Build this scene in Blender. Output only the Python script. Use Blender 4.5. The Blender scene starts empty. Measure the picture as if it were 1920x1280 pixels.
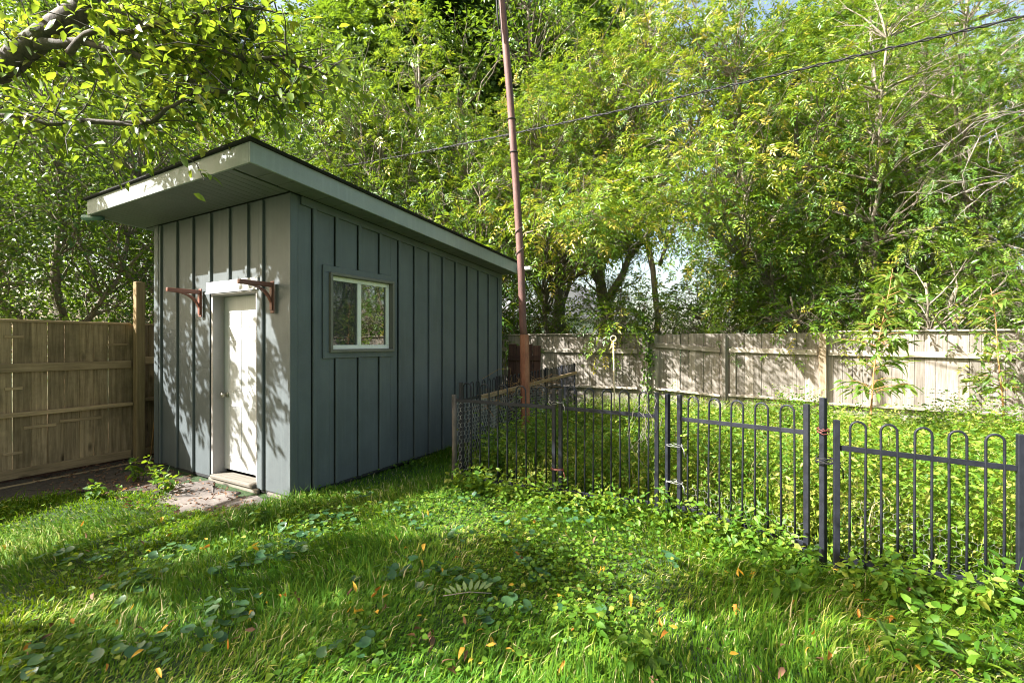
import bpy, math, random
import numpy as np
from mathutils import Vector, Matrix

# ------------------------------------------------------------------ camera, light
SC = bpy.context.scene
COL = SC.collection
R = math.radians
cam_d = bpy.data.cameras.new('camera')
cam_d.sensor_width = 36.0
cam_d.lens = 16.5
cam_d.shift_y = 0.0021
cam_d.clip_start = 0.05
cam_d.clip_end = 1500
cam = bpy.data.objects.new('camera', cam_d)
cam.location = (0, 0, 1.5)
cam.rotation_euler = (R(90), 0, 0)
COL.objects.link(cam)
SC.camera = cam

SUN_EL, SUN_AZ = R(42.0), R(196.0)          # azimuth measured from +X towards +Y
sdir = Vector((math.cos(SUN_EL) * math.cos(SUN_AZ), math.cos(SUN_EL) * math.sin(SUN_AZ), math.sin(SUN_EL)))
W = bpy.data.worlds.new('World')
SC.world = W
W.use_nodes = True
nt = W.node_tree
bg = nt.nodes['Background']
sky = nt.nodes.new('ShaderNodeTexSky')
sky.sky_type = 'NISHITA'
sky.sun_disc = False
sky.sun_elevation = SUN_EL
sky.sun_rotation = math.atan2(sdir.x, sdir.y)
sky.air_density = 1.0
sky.dust_density = 4.0
sky.ozone_density = 0.3
wb = nt.nodes.new('ShaderNodeMix')            # white balance of the sky light, as in the photograph
wb.data_type = 'RGBA'
wb.blend_type = 'MULTIPLY'
wb.inputs[0].default_value = 1.0
wb.inputs[7].default_value = (1.08, 1.02, 0.86, 1)
nt.links.new(sky.outputs[0], wb.inputs[6])
nt.links.new(wb.outputs[2], bg.inputs[0])
bg.inputs[1].default_value = 0.092
sun_d = bpy.data.lights.new('sun', 'SUN')
sun_d.energy = 5.0
sun_d.angle = R(0.5)
sun_d.color = (1.0, 0.98, 0.955)
sun = bpy.data.objects.new('sun', sun_d)
sun.rotation_euler = sdir.to_track_quat('Z', 'Y').to_euler()
sun.location = (-10, -2, 12)
COL.objects.link(sun)
SC.view_settings.view_transform = 'Standard'
SC.view_settings.look = 'None'
SC.view_settings.gamma = 1.0
SC.view_settings.exposure = 2.2
SC.view_settings.use_curve_mapping = False
SC.cycles.max_bounces = 7
SC.cycles.filter_width = 1.0
SC.cycles.diffuse_bounces = 4
SC.cycles.glossy_bounces = 3
SC.cycles.transmission_bounces = 4
SC.cycles.transparent_max_bounces = 8
SC.cycles.sample_clamp_indirect = 6.0

# ------------------------------------------------------------------ helpers
def tag(o, label=None, cat=None, group=None, kind=None):
    if label: o['label'] = label
    if cat: o['category'] = cat
    if group: o['group'] = group
    if kind: o['kind'] = kind
    return o

def empty(name, loc=(0, 0, 0), rz=0.0, label=None, cat=None, group=None):
    o = bpy.data.objects.new(name, None)
    o.location = loc
    o.rotation_euler = (0, 0, rz)
    o.empty_display_size = 0.2
    COL.objects.link(o)
    return tag(o, label, cat, group)

def link(name, me, parent=None, loc=None, rot=None, scale=None):
    o = bpy.data.objects.new(name, me)
    COL.objects.link(o)
    if parent is not None: o.parent = parent
    if loc is not None: o.location = loc
    if rot is not None: o.rotation_euler = rot
    if scale is not None: o.scale = scale
    return o

class MB:
    """collects faces for one mesh"""
    def __init__(self):
        self.v = []
        self.f = []
    def add(self, vs, fs):
        n = len(self.v)
        self.v += [tuple(p) for p in vs]
        self.f += [tuple(i + n for i in q) for q in fs]
        return self
    def box(self, a, b):
        (x0, y0, z0), (x1, y1, z1) = a, b
        return self.add([(x0, y0, z0), (x1, y0, z0), (x1, y1, z0), (x0, y1, z0), (x0, y0, z1), (x1, y0, z1), (x1, y1, z1), (x0, y1, z1)],
                        [(0, 3, 2, 1), (4, 5, 6, 7), (0, 1, 5, 4), (1, 2, 6, 5), (2, 3, 7, 6), (3, 0, 4, 7)])
    def prism(self, poly, axis, d0, d1):
        """poly in the two other axes, extruded along axis from d0 to d1"""
        def mk(p, d):
            if axis == 'x': return (d, p[0], p[1])
            if axis == 'y': return (p[0], d, p[1])
            return (p[0], p[1], d)
        n = len(poly)
        vs = [mk(p, d0) for p in poly] + [mk(p, d1) for p in poly]
        fs = [tuple(range(n)), tuple(range(2 * n - 1, n - 1, -1))]
        fs += [(i, i + n, (i + 1) % n + n, (i + 1) % n) for i in range(n)]
        return self.add(vs, fs)
    def tube(self, pts, rad, sides=6, cap=True):
        pts = [Vector(p) for p in pts]
        n = len(pts)
        rads = rad if isinstance(rad, (list, tuple)) else [rad] * n
        up = Vector((0, 0, 1))
        vs, fs = [], []
        prev = None
        for i, p in enumerate(pts):
            t = (pts[min(i + 1, n - 1)] - pts[max(i - 1, 0)])
            if t.length < 1e-9: t = Vector((0, 0, 1))
            t.normalize()
            if prev is None:
                a = t.cross(up)
                if a.length < 1e-3: a = t.cross(Vector((1, 0, 0)))
            else:
                a = prev - t * prev.dot(t)
                if a.length < 1e-6: a = t.orthogonal()
            a.normalize()
            prev = a
            b = t.cross(a)
            for k in range(sides):
                an = 2 * math.pi * k / sides
                vs.append(p + (a * math.cos(an) + b * math.sin(an)) * rads[i])
        for i in range(n - 1):
            for k in range(sides):
                k2 = (k + 1) % sides
                fs.append((i * sides + k, i * sides + k2, (i + 1) * sides + k2, (i + 1) * sides + k))
        if cap:
            fs.append(tuple(range(sides - 1, -1, -1)))
            fs.append(tuple((n - 1) * sides + k for k in range(sides)))
        return self.add(vs, fs)
    def mesh(self, name, mat, smooth=False, bevel=0.0):
        me = bpy.data.meshes.new(name)
        me.from_pydata(self.v, [], self.f)
        if mat: me.materials.append(mat)
        import bmesh
        bm = bmesh.new()
        bm.from_mesh(me)
        bmesh.ops.recalc_face_normals(bm, faces=bm.faces)
        if bevel:
            bmesh.ops.bevel(bm, geom=list(bm.edges), offset=bevel, segments=1, affect='EDGES', clamp_overlap=True)
        bm.to_mesh(me)
        bm.free()
        if smooth:
            me.polygons.foreach_set('use_smooth', [True] * len(me.polygons))
        return me
    def build(self, name, mat, parent=None, smooth=False, bevel=0.0, **k):
        return link(name, self.mesh(name, mat, smooth, bevel), parent, **k)

def np_mesh(name, V, F, mat, tone=None, smooth=False):
    """V (n,3); F list of (m,k) index arrays"""
    me = bpy.data.meshes.new(name)
    V = np.asarray(V, dtype=np.float32)
    me.vertices.add(len(V))
    me.vertices.foreach_set('co', V.ravel())
    idx, starts, tot = [], [], 0
    for f in F:
        f = np.asarray(f, dtype=np.int32)
        k = f.shape[1]
        starts.append(tot + np.arange(len(f), dtype=np.int32) * k)
        idx.append(f.ravel())
        tot += f.size
    idx = np.concatenate(idx)
    starts = np.concatenate(starts)
    me.loops.add(len(idx))
    me.loops.foreach_set('vertex_index', idx)
    me.polygons.add(len(starts))
    me.polygons.foreach_set('loop_start', starts.astype(np.int32))
    if smooth:
        me.polygons.foreach_set('use_smooth', np.ones(len(starts), dtype=bool))
    if tone is not None:
        a = me.attributes.new('tone', 'FLOAT', 'POINT')
        a.data.foreach_set('value', np.asarray(tone, dtype=np.float32))
    me.materials.append(mat)
    me.update(calc_edges=True)
    return me

def norm(a):
    return a / np.maximum(np.linalg.norm(a, axis=-1, keepdims=True), 1e-9)

def leaves_fine(P, D, N, L, Wd, tone, droop=0.12, fold=0.18):
    """eight triangles a leaf: midrib, two shoulders each side, tip"""
    D = norm(D)
    S = norm(np.cross(D, N))
    N = norm(np.cross(S, D))
    L = L[:, None]; Wd = Wd[:, None]
    def pt(t, s, n):
        return P + D * (L * t) + S * (Wd * s) + N * (Wd * n) - N * (L * droop * t * t)
    pts = [pt(0, 0, 0), pt(.3, -.46, fold), pt(.3, 0, 0), pt(.3, .46, fold), pt(.65, -.38, fold * .8), pt(.65, 0, 0), pt(.65, .38, fold * .8), pt(1, 0, 0)]
    V = np.stack(pts, 1).reshape(-1, 3)
    b = (np.arange(len(P)) * 8)[:, None]
    T = np.concatenate([b + np.array(q) for q in ((0, 2, 1), (0, 3, 2), (4, 5, 7), (5, 6, 7))], 0)
    Q = np.concatenate([b + np.array(q) for q in ((1, 2, 5, 4), (2, 3, 6, 5))], 0)
    return V, T, Q, np.repeat(tone, 8)

def leaves_diamond(P, D, N, L, Wd, tone, droop=0.1, fold=0.2):
    D = norm(D)
    S = norm(np.cross(D, N))
    N = norm(np.cross(S, D))
    L = L[:, None]; Wd = Wd[:, None]
    m = P + D * (L * .42)
    V = np.stack([P, m - S * (Wd * .5) + N * (Wd * fold), P + D * L - N * (L * droop), m + S * (Wd * .5) + N * (Wd * fold)], 1).reshape(-1, 3)
    b = (np.arange(len(P)) * 4)[:, None]
    T = np.concatenate([b + np.array((0, 2, 1)), b + np.array((0, 3, 2))], 0)
    return V, T, np.repeat(tone, 4)

# ------------------------------------------------------------------ materials
def new_mat(name):
    m = bpy.data.materials.new(name)
    m.use_nodes = True
    n = m.node_tree
    return m, n, n.nodes['Principled BSDF'], n.nodes['Material Output']

def add(n, t, **k):
    x = n.nodes.new(t)
    for a, b in k.items(): setattr(x, a, b)
    return x

def ramp(n, fac, stops):
    r = add(n, 'ShaderNodeValToRGB')
    el = r.color_ramp.elements
    while len(el) < len(stops): el.new(0.5)
    for e, (p, c) in zip(el, stops):
        e.position = p
        e.color = (c[0], c[1], c[2], 1)
    n.links.new(fac, r.inputs[0])
    return r.outputs[0]

def noise(n, vec, scale, detail=4, rough=0.55):
    x = add(n, 'ShaderNodeTexNoise')
    x.inputs['Scale'].default_value = scale
    x.inputs['Detail'].default_value = detail
    x.inputs['Roughness'].default_value = rough
    if vec is not None: n.links.new(vec, x.inputs['Vector'])
    return x.outputs['Fac']

def mixc(n, fac, a, b, mode='MIX'):
    x = add(n, 'ShaderNodeMix', data_type='RGBA', blend_type=mode)
    for s, v in ((0, fac), (6, a), (7, b)):
        if isinstance(v, (int, float)): x.inputs[s].default_value = v
        elif isinstance(v, (tuple, list)): x.inputs[s].default_value = (*v, 1)
        else: n.links.new(v, x.inputs[s])
    return x.outputs[2]

def bump(n, h, strength, dist, bsdf):
    b = add(n, 'ShaderNodeBump')
    b.inputs['Strength'].default_value = strength
    b.inputs['Distance'].default_value = dist
    n.links.new(h, b.inputs['Height'])
    n.links.new(b.outputs[0], bsdf.inputs['Normal'])

def rand_vec(n, coord='Object', scl=(1, 1, 1)):
    tc = add(n, 'ShaderNodeTexCoord')
    oi = add(n, 'ShaderNodeObjectInfo')
    mu = add(n, 'ShaderNodeMath', operation='MULTIPLY')
    mu.inputs[1].default_value = 57.0
    n.links.new(oi.outputs['Random'], mu.inputs[0])
    mp = add(n, 'ShaderNodeMapping')
    mp.inputs['Scale'].default_value = scl
    n.links.new(tc.outputs[coord], mp.inputs['Vector'])
    va = add(n, 'ShaderNodeVectorMath', operation='ADD')
    n.links.new(mp.outputs[0], va.inputs[0])
    n.links.new(mu.outputs[0], va.inputs[1])
    return va.outputs[0], oi.outputs['Random'], tc

def paint(name, col, rough=0.55, dirt=0.25, wear=None, bumpy=0.15):
    m, n, b, o = new_mat(name)
    geo = add(n, 'ShaderNodeNewGeometry')
    f = noise(n, geo.outputs['Position'], 1.7, 6, .65)
    c = ramp(n, f, [(.3, tuple(x * (1 - dirt) for x in col)), (.7, tuple(min(1, x * (1 + dirt * .4)) for x in col))])
    f2 = noise(n, geo.outputs['Position'], 60, 3)
    c = mixc(n, .12, c, ramp(n, f2, [(.35, tuple(x * .6 for x in col)), (.7, col)]))
    mps = add(n, 'ShaderNodeMapping')
    mps.inputs['Scale'].default_value = (9, 9, .5)
    n.links.new(geo.outputs['Position'], mps.inputs[0])
    c = mixc(n, ramp(n, noise(n, mps.outputs[0], 2.2, 5, .65), [(.5, (0, 0, 0)), (.8, (.35,) * 3)]), c, tuple(min(1, x * 1.45) for x in col))
    if wear:
        f3 = noise(n, geo.outputs['Position'], 23, 5, .7)
        msk = ramp(n, f3, [(.735, (0, 0, 0)), (.76, (1, 1, 1))])
        c = mixc(n, msk, c, wear)
    n.links.new(c, b.inputs['Base Color'])
    b.inputs['Roughness'].default_value = rough
    bump(n, noise(n, geo.outputs['Position'], 140, 3), bumpy, .002, b)
    return m

def wood(name, light, dark, axis='z', stain=(.05, .055, .02), stain_amt=.4, rough=.85):
    """weathered board, grain along the given local axis"""
    m, n, b, o = new_mat(name)
    s = [22, 22, 22]
    s['xyz'.index(axis)] = 1.1
    v, rnd, tc = rand_vec(n, 'Object', s)
    g = noise(n, v, 1.6, 7, .7)
    c = ramp(n, g, [(.28, dark), (.62, light)])
    c = mixc(n, .65, c, ramp(n, rnd, [(0, (.55, .55, .52)), (.5, (1, 1, 1)), (1, (1.5, 1.48, 1.45))]), 'MULTIPLY')
    c = mixc(n, .18, c, ramp(n, g, [(.28, dark), (.62, light)]))
    # knots
    s2 = [9, 9, 9]
    s2['xyz'.index(axis)] = 3.2
    v2, _, _ = rand_vec(n, 'Object', s2)
    vo = add(n, 'ShaderNodeTexVoronoi')
    vo.inputs['Scale'].default_value = .62
    n.links.new(v2, vo.inputs['Vector'])
    k = ramp(n, vo.outputs['Distance'], [(.05, (1, 1, 1)), (.16, (0, 0, 0))])
    c = mixc(n, k, c, tuple(x * .45 for x in dark))
    geo = add(n, 'ShaderNodeNewGeometry')
    st = ramp(n, noise(n, geo.outputs['Position'], 1.9, 5, .7), [(.45, (0, 0, 0)), (.75, (stain_amt,) * 3)])
    c = mixc(n, st, c, stain)
    n.links.new(c, b.inputs['Base Color'])
    b.inputs['Roughness'].default_value = rough
    b.inputs['Specular IOR Level'].default_value = .25
    bump(n, g, .5, .004, b)
    return m

def leaf_mat(name, stops, trans=(.35, .5, .03), trans_amt=.4, rough=.42, spec=.5):
    m, n, b, o = new_mat(name)
    at = add(n, 'ShaderNodeAttribute', attribute_name='tone')
    oi = add(n, 'ShaderNodeObjectInfo')
    ma = add(n, 'ShaderNodeMath', operation='MULTIPLY_ADD')
    n.links.new(oi.outputs['Random'], ma.inputs[0])
    ma.inputs[1].default_value = .14
    n.links.new(at.outputs['Fac'], ma.inputs[2])
    c = ramp(n, ma.outputs[0], stops)
    n.links.new(c, b.inputs['Base Color'])
    b.inputs['Roughness'].default_value = rough
    b.inputs['Specular IOR Level'].default_value = spec
    t = add(n, 'ShaderNodeBsdfTranslucent')
    tc = mixc(n, 1.0, c, trans, 'MULTIPLY')
    sc = add(n, 'ShaderNodeMix', data_type='RGBA')
    tcol = mixc(n, .55, c, trans)
    n.links.new(tcol, t.inputs['Color'])
    ms = add(n, 'ShaderNodeMixShader')
    ms.inputs[0].default_value = trans_amt
    n.links.new(b.outputs[0], ms.inputs[1])
    n.links.new(t.outputs[0], ms.inputs[2])
    n.links.new(ms.outputs[0], o.inputs[0])
    return m

M = {}
M['paint'] = paint('shed_paint', (.102, .118, .121), .5, .25, (.30, .31, .29))
M['fascia'] = paint('fascia_paint', (.29, .31, .295), .45, .2)
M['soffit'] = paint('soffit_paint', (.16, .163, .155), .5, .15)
M['door'] = paint('door_paint', (.42, .43, .425), .4, .06)
M['jamb'] = paint('jamb_paint', (.33, .31, .30), .5, .15)
M['casing'] = paint('casing_paint', (.15, .14, .115), .5, .2)
M['vinyl'] = paint('window_vinyl', (.8, .79, .70), .35, .06)
M['head'] = paint('head_trim_paint', (.38, .385, .38), .5, .15)
M['dark'] = paint('dark_inside', (.02, .02, .02), .8, .1)
M['shingle'] = paint('shingle', (.022, .02, .02), .9, .3)
M['brown'] = paint('bracket_stain', (.20, .075, .05), .5, .3)
M['concrete'] = paint('concrete', (.155, .13, .112), .95, .75, (.30, .25, .21), 1.0)
M['gutter'] = paint('teal_gutter', (.10, .2, .17), .4, .2)
M['house_wall'] = paint('house_wall', (.75, .75, .73), .7, .05)
M['house_roof'] = paint('house_roof', (.36, .36, .38), .8, .2)
M['rod'] = paint('tan_rod', (.55, .46, .3), .5, .2)
M['wire'] = paint('galvanised_wire', (.26, .26, .25), .4, .2)
M['wire_sunlit'] = paint('sunlit_wire', (.5, .5, .47), .4, .2)  # same wire, lightened to paint the sunlight on the side netting
M['cable'] = paint('black_cable', (.008, .008, .009), .75, .2)
M['red_tie'] = paint('red_cord', (.14, .035, .025), .6, .2)
M['door_knob'] = paint('brushed_metal', (.5, .47, .4), .3, .1)
M['door_knob'].node_tree.nodes['Principled BSDF'].inputs['Metallic'].default_value = .9

def black_metal():
    m, n, b, o = new_mat('black_railing_paint')
    geo = add(n, 'ShaderNodeNewGeometry')
    f = noise(n, geo.outputs['Position'], 14, 6, .7)
    c = ramp(n, f, [(.3, (.008, .009, .012)), (.62, (.014, .016, .023)), (.75, (.018, .018, .021)), (.84, (.10, .045, .025))])
    n.links.new(c, b.inputs['Base Color'])
    n.links.new(ramp(n, f, [(.3, (.4,) * 3), (.8, (.65,) * 3)]), b.inputs['Roughness'])
    b.inputs['Specular IOR Level'].default_value = .28
    bump(n, noise(n, geo.outputs['Position'], 180, 3), .2, .001, b)
    return m
M['metal'] = black_metal()

def rust(name, a, bb, c3):
    m, n, b, o = new_mat(name)
    geo = add(n, 'ShaderNodeNewGeometry')
    mp = add(n, 'ShaderNodeMapping')
    mp.inputs['Scale'].default_value = (1, 1, .35)
    n.links.new(geo.outputs['Position'], mp.inputs[0])
    f = noise(n, mp.outputs[0], 7, 7, .72)
    c = ramp(n, f, [(.3, a), (.5, bb), (.72, c3)])
    n.links.new(c, b.inputs['Base Color'])
    b.inputs['Roughness'].default_value = .7
    bump(n, noise(n, geo.outputs['Position'], 90, 5), .5, .003, b)
    return m
M['rust'] = rust('rusty_pipe', (.05, .028, .025), (.115, .05, .04), (.19, .10, .08))
M['rust_sleeve'] = rust('rusty_sleeve', (.09, .035, .02), (.22, .08, .04), (.32, .15, .08))

M['board_rear'] = wood('rear_fence_wood', (.325, .292, .255), (.12, .1, .078), 'z', (.07, .065, .035), .45)
M['rail_rear'] = wood('rear_rail_wood', (.40, .36, .31), (.19, .16, .125), 'x', (.09, .085, .05), .4)
M['board_left'] = wood('left_fence_wood', (.42, .30, .175), (.14, .095, .05), 'z', (.075, .055, .028), .65)
M['rail_left'] = wood('left_rail_wood', (.45, .315, .18), (.19, .13, .07), 'x', (.07, .055, .028), .4)
M['post_new'] = wood('tan_post_wood', (.37, .265, .14), (.19, .125, .06), 'z', (.12, .1, .04), .3)
M['post_tan'] = wood('aged_tan_wood', (.33, .26, .18), (.16, .12, .075), 'z', (.1, .09, .05), .35)
M['board_dark'] = wood('dark_brown_wood', (.09, .045, .03), (.035, .018, .012), 'z', (.02, .015, .01), .4)
M['sill_wood'] = wood('sill_wood', (.20, .18, .15), (.09, .08, .065), 'x', (.1, .09, .06), .3)

def bark(name, light, dark, moss=(.06, .07, .03)):
    m, n, b, o = new_mat(name)
    geo = add(n, 'ShaderNodeNewGeometry')
    mp = add(n, 'ShaderNodeMapping')
    mp.inputs['Scale'].default_value = (1, 1, .25)
    n.links.new(geo.outputs['Position'], mp.inputs[0])
    f = noise(n, mp.outputs[0], 28, 6, .7)
    c = ramp(n, f, [(.32, dark), (.65, light)])
    f2 = noise(n, geo.outputs['Position'], 3, 3)
    c = mixc(n, ramp(n, f2, [(.5, (0, 0, 0)), (.75, (.5,) * 3)]), c, moss)
    n.links.new(c, b.inputs['Base Color'])
    b.inputs['Roughness'].default_value = .9
    bump(n, f, .8, .012, b)
    return m
M['bark'] = bark('grey_bark', (.28, .24, .18), (.10, .08, .06))
M['bark_dark'] = bark('dark_bark', (.12, .10, .085), (.035, .03, .027))
M['twig'] = bark('pale_dead_twig', (.27, .24, .2), (.14, .12, .1), (.2, .18, .14))
M['orange_stem'] = bark('orange_stem', (.36, .2, .07), (.22, .11, .04), (.3, .2, .06))

M['leaf_ash'] = leaf_mat('ash_leaf', [(0, (.012, .04, .005)), (.4, (.042, .115, .009)), (.76, (.11, .20, .013)), (.97, (.24, .29, .02)), (1, (.36, .29, .04))], (.46, .60, .03), .28, .38, .5)
M['leaf_feather'] = leaf_mat('feather_leaf', [(0, (.014, .045, .006)), (.5, (.05, .125, .010)), (.85, (.14, .22, .018)), (1, (.25, .27, .03))], (.42, .58, .02), .28, .45, .35)
M['leaf_green'] = leaf_mat('green_leaf', [(0, (.014, .042, .006)), (.5, (.04, .10, .010)), (1, (.12, .19, .02))], (.3, .46, .02), .33, .36, .5)
M['leaf_cherry'] = leaf_mat('overhang_leaf', [(0, (.03, .075, .012)), (.5, (.065, .14, .018)), (.85, (.14, .21, .022)), (1, (.26, .24, .03))], (.46, .60, .03), .34, .42, .35)
M['leaf_weed'] = leaf_mat('weed_leaf', [(0, (.022, .075, .007)), (.5, (.068, .155, .012)), (.85, (.15, .23, .022)), (1, (.27, .28, .05))], (.42, .54, .02), .36, .5, .28)
M['leaf_violet'] = leaf_mat('violet_leaf', [(0, (.02, .07, .028)), (.5, (.035, .095, .035)), (1, (.06, .13, .04))], (.2, .4, .06), .25, .42, .5)
M['leaf_sapling'] = leaf_mat('sapling_leaf', [(0, (.04, .10, .012)), (.5, (.09, .17, .02)), (1, (.18, .23, .04))], (.4, .5, .05), .4, .45, .4)
M['grass'] = leaf_mat('grass_blade', [(0, (.02, .075, .004)), (.4, (.044, .13, .006)), (.75, (.12, .215, .014)), (.92, (.30, .31, .05)), (1, (.46, .40, .2))], (.36, .52, .01), .3, .6, .16)
M['fall_yellow'] = leaf_mat('yellow_fallen_leaf', [(0, (.5, .26, .02)), (1, (.62, .40, .05))], (.6, .35, .03), .25, .6, .3)
M['fall_orange'] = leaf_mat('orange_fallen_leaf', [(0, (.42, .14, .02)), (1, (.5, .22, .03))], (.5, .2, .02), .2, .6, .3)
M['fall_brown'] = leaf_mat('brown_fallen_leaf', [(0, (.10, .05, .028)), (1, (.21, .115, .065))], (.3, .12, .05), .1, .7, .25)
M['fall_pale'] = leaf_mat('pale_leaflet', [(0, (.10, .16, .06)), (1, (.17, .23, .09))], (.3, .4, .15), .2, .6, .3)

def ground_mat(name, a, b2, c3, sc=9):
    m, n, b, o = new_mat(name)
    geo = add(n, 'ShaderNodeNewGeometry')
    f = noise(n, geo.outputs['Position'], sc, 8, .7)
    c = ramp(n, f, [(.3, a), (.52, b2), (.72, c3)])
    n.links.new(c, b.inputs['Base Color'])
    b.inputs['Roughness'].default_value = .95
    bump(n, noise(n, geo.outputs['Position'], 45, 6, .7), .9, .02, b)
    return m
M['ground'] = ground_mat('lawn_soil', (.014, .028, .006), (.022, .05, .009), (.04, .07, .014))
M['soil'] = ground_mat('bare_soil', (.03, .022, .015), (.065, .048, .033), (.11, .085, .06), 14)

def glass_mat(name, tint, trans):
    m, n, b, o = new_mat(name)
    gl = add(n, 'ShaderNodeBsdfGlossy')
    gl.inputs['Roughness'].default_value = .015
    gl.inputs['Color'].default_value = (.95, .97, .95, 1)
    tr = add(n, 'ShaderNodeBsdfTransparent')
    tr.inputs['Color'].default_value = (*trans, 1)
    lw = add(n, 'ShaderNodeFresnel')
    lw.inputs['IOR'].default_value = 2.8
    ms = add(n, 'ShaderNodeMixShader')
    n.links.new(lw.outputs[0], ms.inputs[0])
    n.links.new(tr.outputs[0], ms.inputs[1])
    n.links.new(gl.outputs[0], ms.inputs[2])
    n.links.new(ms.outputs[0], o.inputs[0])
    return m
M['glass'] = glass_mat('window_glass', (.9, .9, .9), (.7, .75, .7))

def screen_mat():
    m, n, b, o = new_mat('insect_screen')
    b.inputs['Base Color'].default_value = (.04, .045, .045, 1)
    b.inputs['Roughness'].default_value = .7
    tr = add(n, 'ShaderNodeBsdfTransparent')
    ms = add(n, 'ShaderNodeMixShader')
    ms.inputs[0].default_value = .3
    n.links.new(tr.outputs[0], ms.inputs[1])
    n.links.new(b.outputs[0], ms.inputs[2])
    n.links.new(ms.outputs[0], o.inputs[0])
    return m
M['screen'] = screen_mat()

# ------------------------------------------------------------------ setting: ground
def gz(x, y):
    x = np.asarray(x, float); y = np.asarray(y, float)
    return .018 * np.sin(1.3 * x + .6) * np.cos(1.1 * y) + .012 * np.sin(3.1 * x + 1.7 * y) + .008 * np.sin(5.3 * y - 2.2 * x)

def ground():
    xs = np.concatenate([[-900, -200, -60, -25], np.linspace(-12, 12, 97), [25, 60, 200, 900]])
    ys = np.concatenate([[-300, -60, -20], np.linspace(-6, 16, 89), [25, 60, 200, 900]])
    X, Y = np.meshgrid(xs, ys)
    Z = gz(X, Y) - .012
    V = np.stack([X, Y, Z], -1).reshape(-1, 3)
    nx = len(xs)
    i, j = np.meshgrid(np.arange(nx - 1), np.arange(len(ys) - 1))
    a = (j * nx + i).ravel()
    o = link('ground', np_mesh('ground', V, [np.stack([a, a + 1, a + nx + 1, a + nx], 1)], M['ground'], smooth=True))
    tag(o, 'dark lawn soil under the grass of the backyard', kind='structure')
ground()

def sheet(name, poly, mat, z, label, seed=1, rough=.0):
    """slightly domed irregular slab lying on the ground"""
    rr = random.Random(seed)
    P = []
    n = len(poly)
    for i in range(n):
        a, b = poly[i], poly[(i + 1) % n]
        k = max(2, int(math.dist(a, b) / .12))
        for j in range(k):
            t = j / k
            P.append((a[0] + (b[0] - a[0]) * t + rr.uniform(-rough, rough), a[1] + (b[1] - a[1]) * t + rr.uniform(-rough, rough)))
    cx = sum(p[0] for p in P) / len(P); cy = sum(p[1] for p in P) / len(P)
    vs = [(cx, cy, z)]
    fs = []
    rings = [(.5, z), (.93, z), (1.0, z - .05)]
    for s, zz in rings:
        for p in P:
            vs.append((cx + (p[0] - cx) * s, cy + (p[1] - cy) * s, zz + rr.uniform(-.004, .004)))
    m = len(P)
    for i in range(m):
        j = (i + 1) % m
        fs.append((0, 1 + i, 1 + j))
        for q in range(2):
            fs.append((1 + q * m + i, 1 + (q + 1) * m + i, 1 + (q + 1) * m + j, 1 + q * m + j))
    mb = MB().add(vs, fs)
    o = mb.build(name, mat, smooth=True)
    return tag(o, label, kind='structure')
sheet('path', [(-3.6, 5.0), (-3.45, 4.58), (-3.05, 4.28), (-2.45, 4.12), (-2.25, 4.42), (-2.95, 4.86), (-3.4, 5.15)], M['concrete'], -.002, 'worn dirt and concrete path in front of the shed door', 3, .1)
sheet('soil', [(-6.3, 3.2), (-5.2, 4.15), (-4.3, 4.75), (-3.55, 4.75), (-3.55, 5.3), (-4.3, 5.8), (-4.75, 6.35), (-5.2, 5.9)], M['soil'], .02, 'bare dark soil between the left fence and the shed', 4, .06)

# ------------------------------------------------------------------ the shed
TH = R(29.9)
SX, SY = (math.cos(TH), -math.sin(TH)), (math.sin(TH), math.cos(TH))
SN = (-2.13, 4.52)
def shed_w(x, y, z=0.0):
    return Vector((SN[0] + x * SX[0] + y * SY[0], SN[1] + x * SX[1] + y * SY[1], z))
SW, SD = 2.6, 3.9
def roof_z(y): return 3.0 - .075 * (y + .58)

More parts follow.
